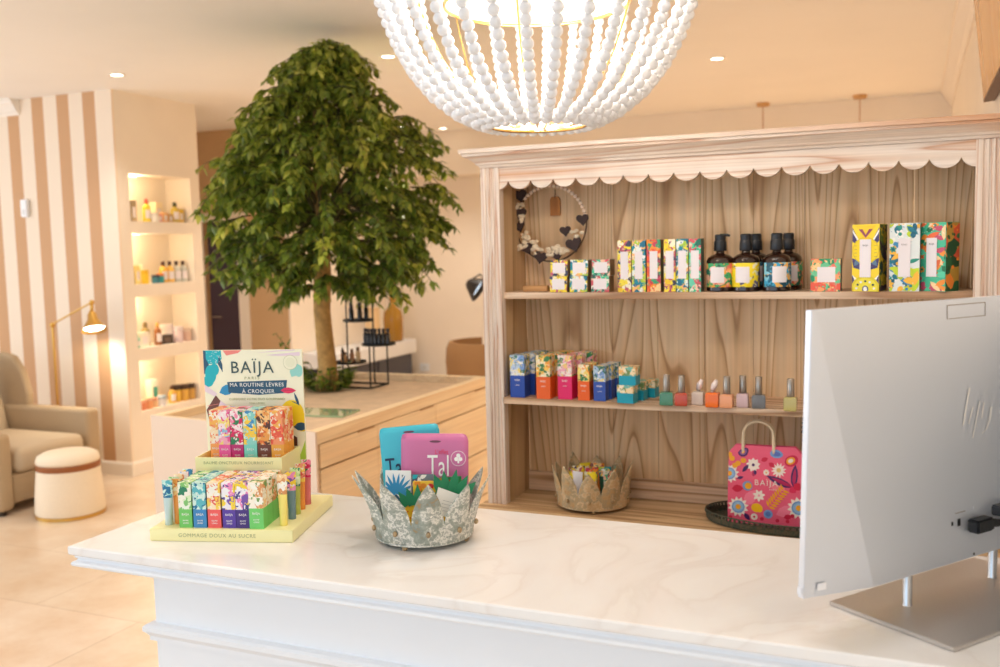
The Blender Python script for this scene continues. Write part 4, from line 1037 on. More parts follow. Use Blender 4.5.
def bend(z):
    for (a0,b0),(a1,b1) in zip(PRF[:-1], PRF[1:]):
        if z <= a1: return b0+(b1-b0)*(z-a0)/(a1-a0)
    return PRF[-1][1]
nv = []
for f_ in fa.mb.f: pass
bm = bmesh.new(); me = fa.mb.mesh('print', fa.mats, fix=False); bm.from_mesh(me)
for zc_ in (.04,.12,.188): bmesh.ops.bisect_plane(bm, geom=bm.verts[:]+bm.edges[:]+bm.faces[:], plane_co=(0,0,zc_), plane_no=(0,0,1))
for v in bm.verts:
    v.co.y += bend(v.co.z)-.0004
    if v.co.z > .188: v.co.x *= 1-(.018/bw)*(v.co.z-.188)/.02
bm.to_mesh(me); bm.free(); link('printed_flowers', me, bag)
text('BA\u00cfJA', .021, CRM, bag, (.004,.0042,.112), rot=(PI/2-.075,0,0), spacing=1.25)
text('PARIS', .006, CRM, bag, (.022,.002,.096), rot=(PI/2-.075,0,0), spacing=1.3)
dfl = thing('dried_flowers', 'sprig of dull purple dried flowers between bag and screen', 'dried flowers', (-.240, 2.690, ZD+.0052))
STEM = mat('dry_stem', S(122,100,76), .8); DRY = mat('dry_purple', S(110,86,96), .85, noise=.35, nscale=200)
mb = MB(); mc = MB(); rnd = random.Random(2)
for k in range(14):
    a = rnd.uniform(0,6.28); r_ = rnd.uniform(.004,.045); tx, ty, tz = -.012+r_*math.cos(a)*.9, r_*math.sin(a)*.7, rnd.uniform(.20,.29)
    mb.tube([(.004*math.cos(a),.004*math.sin(a),0),(tx*.5,ty*.5,tz*.55),(tx,ty,tz)], .0011, 5)
    for j in range(16): mc.ball((tx*(1-.012*j)+rnd.uniform(-.006,.006),ty+rnd.uniform(-.006,.006),tz-.006*j), rnd.uniform(.0025,.0045), 6, 4)
mb.build('stems', STEM, dfl); mc.build('flower_heads', DRY, dfl)

# ------------------------------------------------------------------ bead chandelier
CX, CY_ = -.706, 1.852
ch = thing('bead_chandelier', 'white wooden bead chandelier hanging over the counter', 'chandelier', (CX, CY_, 1.789))
BEAD = mat('white_bead', S(240,240,242), .5, sss=.0)
prof = [(.330,.370),(.330,.330),(.3255,.295),(.318,.262),(.303,.215),(.283,.165),(.252,.110),(.214,.065),(.170,.030),(.128,.010),(.104,.003)]
def sample(prof, step):
    out = []; acc = 0; out.append(prof[0])
    for (r0,z0_),(r1,z1_) in zip(prof[:-1], prof[1:]):
        L = math.hypot(r1-r0, z1_-z0_); p = 0
        while acc+(L-p) >= step:
            p += step-acc; acc = 0; t_ = p/L; out.append((r0+(r1-r0)*t_, z0_+(z1_-z0_)*t_))
        acc += L-p
    return out
beads = sample(prof, .0208)
NB = 32
mb = MB(); rnd = random.Random(1)
for r, z in beads: mb.ball((r,0,z), .0116, 14, 9)
strand = mb.mesh('bead_strand', BEAD, True, fix=False)
for k in range(NB): link('bead_strand', strand, ch, rot=(0,0,2*PI*(k+.5)/NB))
mb = MB()
mb.tube([(.0965*math.cos(a),.0965*math.sin(a),.002) for a in [2*PI*i/64 for i in range(64)]], .0032, 8, closed=True)
mb.build('bottom_ring', GOLD, ch, smooth=True)
MB().tube([(.330*math.cos(a),.330*math.sin(a),.384) for a in [2*PI*i/96 for i in range(96)]], .005, 8, closed=True).build('top_ring', GOLD, ch, smooth=True)
for k in range(8):
    a = 2*PI*(k+.3)/8
    MB().tube([((r-.024)*math.cos(a),(r-.024)*math.sin(a),z+.004) for r, z in prof], .0022, 6).build('frame_rib', GOLD, ch, smooth=True)
# inner drum: lit lamp shade of crystal panels held by gold rings
LIT = None
def lit_mat():
    m, nt, b = nodes('lit_crystal'); L = nt.links.new
    tc = N(nt, 'ShaderNodeTexCoord'); v = N(nt, 'ShaderNodeTexVoronoi'); v.inputs['Scale'].default_value = 60; L(tc.outputs['Object'], v.inputs['Vector'])
    r = ramp(nt, [(.05, (1,.62,.30,1)), (.28, (1,.84,.58,1)), (.6, (1,.93,.78,1))]); L(v.outputs['Distance'], r.inputs['Fac'])
    L(r.outputs['Color'], b.inputs['Emission Color']); b.inputs['Emission Strength'].default_value = .8; b.inputs['Base Color'].default_value = (.5,.42,.32,1)
    return m
LIT = lit_mat()
mb = MB()
mb.lathe([(.185,.246),(.185,.375)], 48)
mb.f = [f for f in mb.f if len(f) == 4]; mb.m = [0]*len(mb.f)
mb.build('crystal_drum', LIT, ch, smooth=True, fix=False)
for z in (.242,.379):
    MB().tube([(.186*math.cos(a),.186*math.sin(a),z) for a in [2*PI*i/64 for i in range(64)]], .0035, 8, closed=True).build('drum_ring', GOLD, ch, smooth=True)
mb = MB()
mb.tube([(0,0,.384),(0,0,CE-1.789-.03)], .006, 10)
for k in range(4):
    a = PI/4+k*PI/2; mb.tube([(.33*math.cos(a),.33*math.sin(a),.384),(0,0,.46)], .004, 8)
    mb.tube([(.186*math.cos(a),.186*math.sin(a),.379),(.0,.0,.40)], .003, 8)
mb.build('stem_and_arms', GOLD, ch, auto=40)
MB().lathe([(.001,CE-1.789-.032),(.06,CE-1.789-.03),(.065,CE-1.789-.0005),(.001,CE-1.789-.0004)], 32).build('ceiling_canopy', GOLD, ch, auto=40)
BULB = mat('bulb_glow', S(255,236,200), .4, emit=(1,.80,.52,1), es=6.0)
for k in range(4):
    a = k*PI/2+.2; bb = MB(); bb.ball((.10*math.cos(a),.10*math.sin(a),.300), .020, 14, 9, sz=1.3); bb.build('bulb', BULB, ch, smooth=True)
    MB().tube([(.10*math.cos(a),.10*math.sin(a),.313),(.10*math.cos(a),.10*math.sin(a),.345),(0,0,.39)], .006, 8).build('bulb_holder', GOLD, ch, auto=40)
mb = MB()
rnd = random.Random(3)
for k in range(60):
    a = rnd.uniform(0,6.28); r_ = .092*math.sqrt(rnd.random()); mb.ball((r_*math.cos(a),r_*math.sin(a),.012+rnd.uniform(0,.02)), .008, 8, 5)
mb.build('crystal_cluster', mat('warm_crystal', S(255,226,180), .15, emit=(1,.72,.38,1), es=.5), ch, smooth=True)

# ------------------------------------------------------------------ ceiling fittings
def spot_fit(x, y, label, grp='recessed ceiling spots'):
    t = thing('ceiling_downlight', label, 'downlight', (x,y,CE), 0, grp)
    MB().lathe([(.036,-.0005),(.050,-.0005),(.050,-.006),(.046,-.008),(.036,-.004)], 32, ring=True).build('trim_ring', TRIM, t, auto=40)
    MB().lathe([(.001,-.0035),(.0355,-.0035),(.0355,-.0008),(.001,-.0008)], 24).build('lamp_lens', mat_lens, t)
    return t
mat_lens = mat('spot_lens', S(255,240,215), .4, emit=(1,.86,.66,1), es=9.0)
SPOTS = [(-4.584,4.672,'recessed ceiling spot above the striped wall'),(-1.14,6.078,'recessed ceiling spot right of the chandelier'),(-2.845,5.013,'recessed ceiling spot just left of the chandelier'),(-4.105,8.23,'recessed ceiling spot between the tree top and chandelier')]
for x, y, l in SPOTS: spot_fit(x, y, l)
def pend(x, y, label):
    t = thing('pendant_lamp', label, 'pendant', (x,y,CE), 0, 'pendants behind the shelf unit')
    MB().lathe([(.001,-.03),(.05,-.028),(.055,-.0005),(.001,-.0004)], 28).build('canopy', paint(206,160,104,.5), t, auto=40)
    MB().tube([(0,0,-.029),(0,0,-.93)], .004, 8).build('cord', mat('tan_cord', S(190,140,90), .6), t)
    MB().lathe([(.02,-.92),(.06,-.95),(.13,-1.06),(.135,-1.08),(.128,-1.075),(.055,-.955),(.02,-.93)], 32).build('shade', BRASS, t, auto=40)
    return t
pend(-1.172, 8.237, 'thin brass pendant lamp cord, left one of two above the shelf unit')
pend(-.424, 8.215, 'thin brass pendant lamp cord, right one of two above the shelf unit')

# ------------------------------------------------------------------ tilted panel on the right wall
mi = thing('wall_panel', 'tilted panel with painted amber reflection and thin dark edge high on the right wall', 'wall panel', (XR-.0005, 2.5, 2.0))
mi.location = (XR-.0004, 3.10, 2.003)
ta = math.atan2(.049, .455)
MIRW = wood('honey_frame', [(0,S(196,140,84)),(.6,S(170,112,62)),(1,S(196,140,84))], 'Y', 6, 14, 1.2)
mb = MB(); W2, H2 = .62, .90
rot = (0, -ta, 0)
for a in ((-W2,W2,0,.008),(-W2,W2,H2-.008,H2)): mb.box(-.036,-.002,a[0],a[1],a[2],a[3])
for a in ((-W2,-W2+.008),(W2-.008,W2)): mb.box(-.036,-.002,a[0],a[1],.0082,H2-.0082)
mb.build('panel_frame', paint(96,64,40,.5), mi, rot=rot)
MB().box(-.0365,-.004,-W2+.0082,W2-.0082,.0082,H2-.0082).build('panel_face', wood('amber_reflection', [(0,S(222,164,92)),(.5,S(214,152,80)),(1,S(222,164,92))], 'Z', 4, 5, .8, rough=.2), mi, rot=rot)  # amber colour paints in the reflection of the warm ceiling

# ------------------------------------------------------------------ drawer island with planted tree
IX0, IX1, IY0, IY1, IZ, IB = -3.055, -2.12, 3.095, 4.70, .85, .815
MAPLE = wood('maple_veneer', [(0,S(246,222,184)),(.5,S(243,216,176)),(.85,S(238,208,166)),(1,S(246,222,184))], 'Y', 4, 8, .7, rough=.45)
PUTTY = mat('putty_laminate', S(226,204,184), .5)
BED = mat('sand_bed', S(214,186,156), .75, noise=.12, nscale=18)
isl = thing('drawer_island', 'wooden drawer island with a recessed planting top behind the counter display', 'island', ((IX0+IX1)/2,(IY0+IY1)/2,0))
ix, iy = (IX1-IX0)/2, (IY1-IY0)/2
ox, oy = (IX0+IX1)/2, (IY0+IY1)/2
FR, FL = (ix, 3.085-oy), (-ix, 3.207-oy)      # front corners
sl = (FL[1]-FR[1])/(FL[0]-FR[0])
fy = lambda x, d=0.0: FR[1]+sl*(x-FR[0])+d
w = .045
quadprism(MB(), [(-ix+.002,fy(-ix,.002)),(ix-.02,fy(ix-.02,.002)),(ix-.02,iy),(-ix+.002,iy)], 0, IZ-.0502).build('carcass', MAPLE, isl)
quadprism(MB(), [(-ix,fy(-ix,-.014)),(ix,fy(ix,-.014)),(ix,fy(ix,-.0002)),(-ix,fy(-ix,-.0002))], 0, IZ+.001).build('end_panel', PUTTY, isl)
mb = MB()
quadprism(mb, [(ix-w,fy(ix-w)),(ix,fy(ix)),(ix,iy),(ix-w,iy)], IZ-.05, IZ)
quadprism(mb, [(-ix,fy(-ix)),(-ix+w,fy(-ix+w)),(-ix+w,iy),(-ix,iy)], IZ-.05, IZ)
quadprism(mb, [(-ix+w+.0002,fy(-ix+w)),(ix-w-.0002,fy(ix-w)),(ix-w-.0002,fy(ix-w,.02)),(-ix+w+.0002,fy(-ix+w,.02))], IZ-.05, IZ)
mb.box(-ix+w+.0002,ix-w-.0002,iy-w,iy,IZ-.05,IZ)
mb.build('rim', MAPLE, isl)
quadprism(MB(), [(-ix+w+.0003,fy(-ix+w,.0203)),(ix-w-.0003,fy(ix-w,.0203)),(ix-w-.0003,iy-w-.0003),(-ix+w+.0003,iy-w-.0003)], IZ-.05, IB).build('planting_bed', BED, isl)
ysm = [-iy+.006,3.538-3.8975,4.087-3.8975,iy-.004]
for k in range(3):
    for za, zb in ((.70,.797),(.46,.695),(.22,.455),(.02,.215)):
        dd = MB().box(ix-.0198,ix-.0005,ysm[k]+.0012,ysm[k+1]-.0012,za+.001,zb-.001).build('drawer', MAPLE, isl, bevel=.0015)
    MB().box(ix-.0006,ix+.004,ysm[k+1]-.16,ysm[k+1]-.03,.792,.7975).build('finger_pull', paint(176,132,84,.5), isl)
gp = thing('glass_plate', 'small greenish glass plate lying on the island bed near the tree', 'plate', (-2.45,3.62,IB+.0003), .1)
MB().box(-.14,.14,-.09,.09,0,.008).build('glass_sheet', mat('green_glass', S(150,176,140), .05, spec=.8, coat=.6), gp, bevel=.0015)

# tree
TX, TY = -2.84, 4.24
tree = thing('ficus_tree', 'weeping ficus tree with dense green crown planted in the island', 'tree', (TX,TY,IB+.0002))
BARK = mat('pale_bark', S(190,150,88), .8, noise=.3, nscale=30)
def leaf_mat():
    m, nt, b = nodes('ficus_leaf'); L = nt.links.new
    at = N(nt, 'ShaderNodeAttribute'); at.attribute_name = 'tone'
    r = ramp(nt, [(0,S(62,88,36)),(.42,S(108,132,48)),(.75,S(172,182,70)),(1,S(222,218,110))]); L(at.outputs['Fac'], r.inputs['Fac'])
    L(r.outputs['Color'], b.inputs['Base Color']); b.inputs['Roughness'].default_value = .35
    tr_ = N(nt, 'ShaderNodeBsdfTranslucent'); L(r.outputs['Color'], tr_.inputs['Color'])
    mx = N(nt, 'ShaderNodeMixShader'); mx.inputs[0].default_value = .30
    out = nt.nodes['Material Output']; L(b.outputs[0], mx.inputs[1]); L(tr_.outputs[0], mx.inputs[2]); L(mx.outputs[0], out.inputs['Surface'])
    return m
LEAF = leaf_mat()
rnd = random.Random(17)
PX = .00535
def cz(y): return (388-y)*PX  # height above the bed
profL = [(60,2),(80,10),(104,34),(128,66),(156,98),(200,109),(240,104),(264,94),(280,76),(290,48),(297,22)]
PZ = [(cz(y), hw*PX) for y, hw in reversed(profL)]
def rad(z):
    for (z0_,r0),(z1_,r1) in zip(PZ[:-1],PZ[1:]):
        if z0_ <= z <= z1_: return r0+(r1-r0)*(z-z0_)/(z1_-z0_)
    return 0.0
ZLO, ZHI = PZ[0][0], PZ[-1][0]
trunk = MB(); tp = [(0,0,-.0),(.012,-.004,.12),(-.006,.002,.3),(-.012,0,.42),(-.004,.004,.6),(0,0,.9),(.01,0,1.25),(0,0,1.55)]
trunk.tube(tp, [.062,.050,.045,.044,.046,.042,.028,.012], 12)
trunk.build('trunk', BARK, tree, smooth=True)
br = MB(); lv = []; lf = []; tone = []
def add_leaf(p, dirv, l, w, tn):
    d = dirv.normalized(); s_ = d.cross(Vector((rnd.uniform(-.5,.5),rnd.uniform(-.5,.5),1))); 
    if s_.length < 1e-3: s_ = Vector((1,0,0))
    s_.normalize(); nrm = s_.cross(d)
    n0 = len(lv); bendv = nrm*(-.10*l)
    for q in (p, p+d*l*.38+s_*w*.5+nrm*.12*w, p+d*l*.42, p+d*l*.38-s_*w*.5+nrm*.12*w, p+d*l*.75+s_*w*.24+bendv*.4, p+d*l*.75-s_*w*.24+bendv*.4, p+d*l+bendv): lv.append(q[:])
    fs_ = [(0,1,2),(0,2,3),(1,4,6,2),(2,6,5,3)]
    for f in fs_: lf.append(tuple(n0+i for i in f)); tone.append(tn)
def twig(base, outd, length, nleaf, tn0):
    pts = [base]; d = outd.copy()
    for k in range(5):
        d = (d+Vector((0,0,-.26))+Vector((rnd.uniform(-.12,.12),)*3)).normalized(); pts.append(pts[-1]+d*length/5)
    br.tube([p[:] for p in pts], [.004,.0035,.003,.0025,.002,.0015], 5)
    for k in range(nleaf):
        t_ = rnd.uniform(.08,1.0)*5; i = min(4,int(t_)); p = pts[i].lerp(pts[i+1], t_-i)
        a = rnd.uniform(0,6.28); dd = Vector((math.cos(a),math.sin(a),rnd.uniform(-1.3,.15)))+(pts[i+1]-pts[i]).normalized()*.6
        add_leaf(p, dd, rnd.uniform(.046,.072), rnd.uniform(.024,.035), min(1,max(0,tn0+rnd.uniform(-.32,.5)*rnd.random())))
nt_ = 760
for k in range(nt_):
    z = ZLO+(ZHI-ZLO)*(rnd.random()**.85)
    R = rad(z)
    if R < .02: continue
    a = rnd.uniform(0,6.28); fr = rnd.uniform(.12,.95) if k % 3 else rnd.uniform(.86,.98)
    lump = 1+.13*math.sin(3*a+z*5)+.10*math.sin(7*a-z*9)
    r_ = R*fr*lump
    b0 = Vector((r_*math.cos(a)*.80+.045, r_*math.sin(a)*.82+.02, z+.05))
    od = Vector((math.cos(a)*.8,math.sin(a)*.8,.35))
    tn = .34+.30*(z-ZLO)/(ZHI-ZLO)  # top light put into the colour: leaf tone rises with height
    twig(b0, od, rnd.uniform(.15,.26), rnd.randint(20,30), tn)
for k in range(34):
    a = rnd.uniform(0,6.28); z = rnd.uniform(ZLO+.1,ZHI-.15); r_ = rad(z)*.75
    zb = rnd.uniform(.75,1.1); 
    br.tube([(0,0,zb),(r_*.45*math.cos(a),r_*.45*math.sin(a),zb+(z-zb)*.65),(r_*math.cos(a),r_*math.sin(a),z)], [.013,.009,.004], 6)
for k in range(46):
    z = rnd.uniform(ZLO, ZHI-.12); a = rnd.uniform(0,6.28); r_ = rad(z)*rnd.uniform(.9,1.06)
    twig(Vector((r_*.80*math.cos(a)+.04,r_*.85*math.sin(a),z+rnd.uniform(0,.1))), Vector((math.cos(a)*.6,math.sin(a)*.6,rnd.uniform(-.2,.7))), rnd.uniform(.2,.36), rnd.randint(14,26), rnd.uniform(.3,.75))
for a, z, L_ in ((PI*.93,cz(148),.30),(PI*1.02,cz(182),.22),(PI*.98,cz(262),.18),(.1,cz(215),.2),(-.12,cz(255),.34),(-.3,cz(285),.2)):
    r_ = rad(z)*.8; twig(Vector((r_*math.cos(a),r_*math.sin(a),z)), Vector((math.cos(a),math.sin(a),.25)), L_, 15, .55)
for k in range(6): twig(Vector((rnd.uniform(-.06,.06),rnd.uniform(-.06,.06),ZHI-.24+.02*k)), Vector((rnd.uniform(-.4,.4),rnd.uniform(-.4,.4),1.2)), .16, 16, .6)
br.build('branches', mat('green_brown_bark', S(92,84,50), .8), tree, smooth=True)
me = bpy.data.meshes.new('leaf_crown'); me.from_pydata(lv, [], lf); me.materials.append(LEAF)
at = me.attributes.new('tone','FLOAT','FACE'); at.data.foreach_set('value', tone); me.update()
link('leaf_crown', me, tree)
# underplanting round the trunk base
up_ = thing('ground_plant', 'low green plant tuft around the foot of the tree trunk', 'plant', (TX,TY,IB+.0002))
lv, lf, tone = [], [], []; br = MB()
for k in range(70):
    a = rnd.uniform(0,6.28); r_ = rnd.uniform(.065,.085); base = Vector((r_*math.cos(a),r_*math.sin(a),.002)); tip = base+Vector((math.cos(a)*.05,math.sin(a)*.05,rnd.uniform(.05,.13)))
    br.tube([base[:],((base+tip)/2+Vector((0,0,.01)))[:],tip[:]], [.002,.0018,.0012], 5)
    for j in range(3): add_leaf(base.lerp(tip, .5+.25*j), Vector((math.cos(a+rnd.uniform(-1,1)),math.sin(a+rnd.uniform(-1,1)),rnd.uniform(-.3,.5))), .05, .026, rnd.uniform(.2,.6))
for s_ in range(2):
    a = PI*(1.0+.1*s_); base = Vector((.1*math.cos(a),.1*math.sin(a),.002)); tip = base+Vector((-.13-.05*s_,-.02,.22+.08*s_))
    br.tube([base[:],(base.lerp(tip,.5)+Vector((0,0,.04)))[:],tip[:]], [.003,.0025,.0015], 5)
    for j in range(9): add_leaf(base.lerp(tip, .3+.08*j)+Vector((0,0,.02)), Vector((rnd.uniform(-1,1),rnd.uniform(-1,1),rnd.uniform(-.8,.3))), .06, .032, rnd.uniform(.2,.6))
br.build('stems', paint(70,96,40,.6), up_)
me = bpy.data.meshes.new('leaves'); me.from_pydata(lv, [], lf); me.materials.append(LEAF)
at = me.attributes.new('tone','FLOAT','FACE'); at.data.foreach_set('value', tone); me.update(); link('leaves', me, up_)

# tiered stand with small dark bottles
def tray_ring(mb, x, y, z, r):
    mb.lathe([(.001,z),(r,z),(r+.002,z+.001),(r+.002,z+.012),(r,z+.012),(r,z+.003),(.001,z+.003)], 36, (x,y,0))
SXW, SYW = -2.728, 4.47
st = thing('tiered_stand', 'thin black metal three-tier stand beside the tree on the island', 'stand', (SXW,SYW,IB+.0002))
TR = [(-.06,.02,.345,.082),(.105,-.05,.225,.088),(-.07,-.06,.125,.085)]
for x, y, z, r in TR:
    mb = MB(); tray_ring(mb, x, y, z, r); mb.build('round_tray', BLACKMETAL, st, auto=40, fix=False)
for x, y, zt_ in ((-.145,.035,.46),(.030,.022,.46),(-.062,-.146,.22),(.105,.036,.24),(.10,-.139,.24)):
    MB().tube([(x,y,.003),(x,y,zt_)], .0045, 8).build('upright', BLACKMETAL, st, auto=40)
MB().tube([(-.145,.035,.0052),(.105,.036,.0052),(.10,-.139,.0052),(-.062,-.146,.0052)], .005, 8, closed=True).build('base_ring', BLACKMETAL, st)
def mini(label, x, y, z, hgt, m, capm, r=.011, nm='small_bottle', grp='small bottles on the tiered stand'):
    t = thing(nm, label, 'bottle', (SXW+x,SYW+y,IB+z+.0034), 0, grp)
    MB().lathe([(r-.001,0),(r,.001),(r,hgt*.66),(r*.6,hgt*.74),(r*.6,hgt*.76)], 14).build('bottle_body', m, t, auto=40)
    MB().lathe([(r*.75,hgt*.7601),(r*.75,hgt),(.001,hgt)], 14).build('cap', capm, t, auto=40)
DKB = mat('black_glass', S(22,22,24), .2)
tx_, ty_, tz_, tr_ = TR[0]
for k, (dx, dy, hh) in enumerate(((-.045,.0,.10),(-.022,-.03,.085),(.0,.02,.07),(.022,-.02,.10),(.046,.01,.098))):
    mini('small black bottle on the top tray of the tiered stand, %s from its left' % ('first','second','third','fourth','fifth')[k], tx_+dx, ty_+dy, tz_, hh, DKB, BLACK, .0125)
tx_, ty_, tz_, tr_ = TR[1]
for k in range(7):
    mini('small black bottle on the middle tray of the tiered stand, %s from its left' % ('first','second','third','fourth','fifth','sixth','seventh')[k], tx_-.069+.023*k, ty_-.02-.012*math.sin(PI*k/6), tz_, .088, DKB, BLACK, .0113)
tx_, ty_, tz_, tr_ = TR[2]
for k, (dx, dy, hh, c_) in enumerate(((-.04,-.01,.07,(190,140,90)),(-.012,-.035,.06,(214,170,120)),(.018,-.01,.075,(170,120,80)),(.05,.0,.085,(214,180,130)))):
    mini('tan jar on the lowest tray of the tiered stand, %s from its left' % ('first','second','third','fourth')[k], tx_+dx, ty_+dy, tz_, hh, paint(*c_), paint(120,86,56), .0125, 'small_jar')

# ------------------------------------------------------------------ armchair, pouf, floor lamp, wall sensor
FAB = mat('beige_weave', S(186,162,130), .85, noise=.10, nscale=260); FABL = mat('beige_cushion', S(206,186,158), .8, noise=.06, nscale=200)
arm = thing('armchair', 'beige upholstered wing armchair in front of the striped wall', 'armchair', (-5.40, 4.35, 0))
def soft(x0,x1,y0,y1,z0_,z1_,b,m,name,par=arm):
    o = MB().box(x0,x1,y0,y1,z0_,z1_).build(name, m, par)
    md = o.modifiers.new('b','BEVEL'); md.width = b; md.segments = 4
    for p in o.data.polygons: p.use_smooth = True
    return o
soft(-.36,.40,-.28,.28,.06,.24,.02,FAB,'seat_base'); 
soft(-.26,.43,-.262,.262,.2405,.40,.05,FABL,'seat_cushion')
soft(-.40,.42,-.40,-.285,.03,.50,.035,FAB,'arm_rest'); soft(-.40,.42,.285,.40,.03,.545,.03,FAB,'arm_rest')
mb = MB(); n = 20; cs = []
for k in range(9):
    t_ = k/8; z = .24+t_*.66; y0 = .37-.06*t_**3-.05*max(0,t_-.75)*4*.5; xo = -.30-.16*t_; cs.append((z,y0,xo))
vs = []
for z, y0, xo in cs:
    for i in range(n):
        a = 2*PI*i/n; vs.append((xo+.075*math.copysign(abs(math.cos(a))**.6,math.cos(a)), y0*.80*math.copysign(abs(math.sin(a))**.55,math.sin(a)), z))
fs = [(k*n+i,k*n+(i+1) % n,(k+1)*n+(i+1) % n,(k+1)*n+i) for k in range(8) for i in range(n)]+[tuple(range(8*n,9*n)),tuple(reversed(range(n)))]
mb.add(vs, fs).build('backrest', FABL, arm, smooth=True)
for s_ in (-1,1):
    pts = [(-.42,.46),(-.16,.50),(-.15,.62),(-.20,.78),(-.28,.88),(-.40,.905),(-.48,.88),(-.50,.6)]
    mb = MB(); mb.prism(pts, min(s_*.325,s_*.385), max(s_*.325,s_*.385))
    o = mb.build('wing', FAB, arm); md = o.modifiers.new('b','BEVEL'); md.width = .022; md.segments = 3
for x in (-.34,.36):
    for y_ in (-.34,.34): MB().lathe([(.022,0),(.026,.0299)], 14, (x,y_,0)).build('leg', paint(60,46,36), arm, auto=40)
pf = thing('pouf', 'cream drum pouf with brown strap and brass base in front of the armchair', 'pouf', (-4.675, 4.19, 0))
PLUSH = mat('cream_plush', S(240,224,200), .9, noise=.05, nscale=150)
MB().lathe([(.196,.0215),(.199,.03),(.192,.15),(.178,.285)], 48).build('pouf_body', PLUSH, pf, auto=40)
MB().lathe([(.1795,.2852),(.1825,.29),(.1815,.318),(.178,.3205)], 48).build('leather_strap', mat('brown_leather', S(150,88,44), .5), pf, auto=40)
MB().lathe([(.178,.3207),(.180,.335),(.172,.362),(.14,.380),(.07,.387),(.001,.389)], 48).build('pouf_cushion', PLUSH, pf, smooth=True)
MB().lathe([(.194,0),(.199,.001),(.199,.020),(.194,.0213)], 48).build('brass_base', BRASS, pf, auto=40)
fl = thing('floor_lamp', 'brass reading floor lamp lit beside the armchair', 'floor lamp', (-5.53, 4.90, 0))
MB().lathe([(.11,0),(.115,.002),(.112,.018),(.03,.022),(.012,.03)], 36).build('base', BRASS, fl, auto=40)
MB().tube([(0,0,.028),(0,0,1.06)], .009, 12).build('pole', BRASS, fl, auto=40)
MB().ball((0,0,1.075), .019).build('pivot', BRASS, fl, smooth=True)
MB().tube([(0,0,1.08),(.40,-.02,1.235)], .006, 10).build('swing_arm', BRASS, fl, auto=40)
mb = MB(); mb.ball((.40,-.02,1.235), .018); mb.tube([(.40,-.02,1.235),(.405,-.03,1.17)], .012, 10); mb.ball((.405,-.03,1.165), .020); mb.build('lamp_joint', BRASS, fl, smooth=True)
shp = [(.022,.0),(.030,-.015),(.034,-.05),(.075,-.115),(.082,-.128),(.079,-.126),(.031,-.05),(.022,-.012)]
sh = MB().lathe(shp, 32).build('lamp_shade', BRASS, fl, (.405,-.03,1.165), (math.radians(-14),math.radians(-22),0), auto=40)
MB().lathe([(.001,-.110),(.066,-.1095),(.066,-.108),(.001,-.104)], 28).build('lit_diffuser', mat('lamp_glow', S(255,245,225), .4, emit=(1,.92,.76,1), es=9), sh, auto=40)
ws = thing('wall_sensor', 'small white sensor box on the striped wall', 'sensor', (-5.875, YS-.0003, 1.90))
MB().box(-.034,.034,-.03,0,-.062,.062).build('sensor_case', WHITE, ws, bevel=.006); MB().box(-.014,.014,-.0318,-.0302,-.046,-.008).build('sensor_lens', paint(226,226,226,.2), ws, bevel=.0006)

# ------------------------------------------------------------------ goods in the niches
def npos(y, dx, k): return (XC-dx, y, NZ[k][0]+.0003)
def n_box(k, label, y, dx, w, d, hh, c_, top=None):
    t = thing('product_box', label, 'box', npos(y,dx,k), PI/2, 'goods in the lit niches')
    me = MB().box(-w/2,w/2,0,d,0,hh).build('box_body', c_, t, bevel=.001)
    l = MB().quad((-w*.3,-.0005,hh*.2),(w*.3,-.0005,hh*.2),(w*.3,-.0005,hh*.7),(-w*.3,-.0005,hh*.7)).build('box_label', top or LABELW, t, fix=False)
def n_bot(k, label, y, dx, r, hh, c_, capc, lab=True, nm='product_bottle'):
    t = thing(nm, label, 'bottle', npos(y,dx,k), PI/2, 'goods in the lit niches')
    MB().lathe([(r-.002,0),(r,.002),(r,hh*.62),(r*.85,hh*.70),(r*.38,hh*.76),(r*.38,hh*.80)], 20).build('bottle_body', c_, t, auto=40)
    MB().lathe([(r*.48,hh*.8001),(r*.5,hh*.81),(r*.44,hh),(.001,hh)], 16).build('cap', capc, t, auto=40)
    if lab: MB().lathe([(r+.0006,hh*.15),(r+.0006,hh*.52)], 14, a0=-PI*.85, a1=-PI*.15).build('bottle_label', LABELW, t, smooth=True, fix=False)
def n_jar(k, label, y, dx, r, hh, c_, capc):
    t = thing('product_jar', label, 'jar', npos(y,dx,k), PI/2, 'goods in the lit niches')
    MB().lathe([(r-.002,0),(r,.002),(r,hh*.68),(r*.92,hh*.71)], 20).build('jar_body', c_, t, auto=40)
    MB().lathe([(r,hh*.7101),(r*1.02,hh*.73),(r*1.02,hh*.98),(.001,hh)], 20).build('lid', capc, t, auto=40)
p_ = paint
n_box(0,'grey-brown tall box at the left end of the top niche',5.215,.075,.055,.05,.155,p_(150,136,116)); n_box(0,'grey box beside the tall one in the top niche',5.275,.07,.05,.05,.15,p_(170,150,120))
n_bot(0,'yellow bottle with coral cap in the top niche',5.385,.06,.027,.165,p_(236,206,60),p_(226,96,80)); n_jar(0,'white jar at the front of the top niche',5.44,.04,.03,.065,p_(246,240,230),p_(230,226,216))
n_box(0,'small pink box left of the cream box in the top niche',5.51,.05,.045,.04,.06,p_(226,160,150)); n_box(0,'small peach box in the middle of the top niche',5.565,.05,.045,.04,.07,p_(240,190,130)); n_box(0,'tall cream box at the back of the top niche',5.60,.14,.07,.06,.15,p_(250,236,200))
n_box(0,'small tan box in front of the cream box in the top niche',5.62,.05,.04,.04,.062,p_(206,170,120)); n_bot(0,'olive-yellow bottle with dark cap in the top niche',5.685,.07,.030,.150,p_(206,180,70),p_(60,70,40)); n_box(0,'yellow box at the right end of the top niche',5.745,.06,.05,.05,.098,p_(226,190,60))
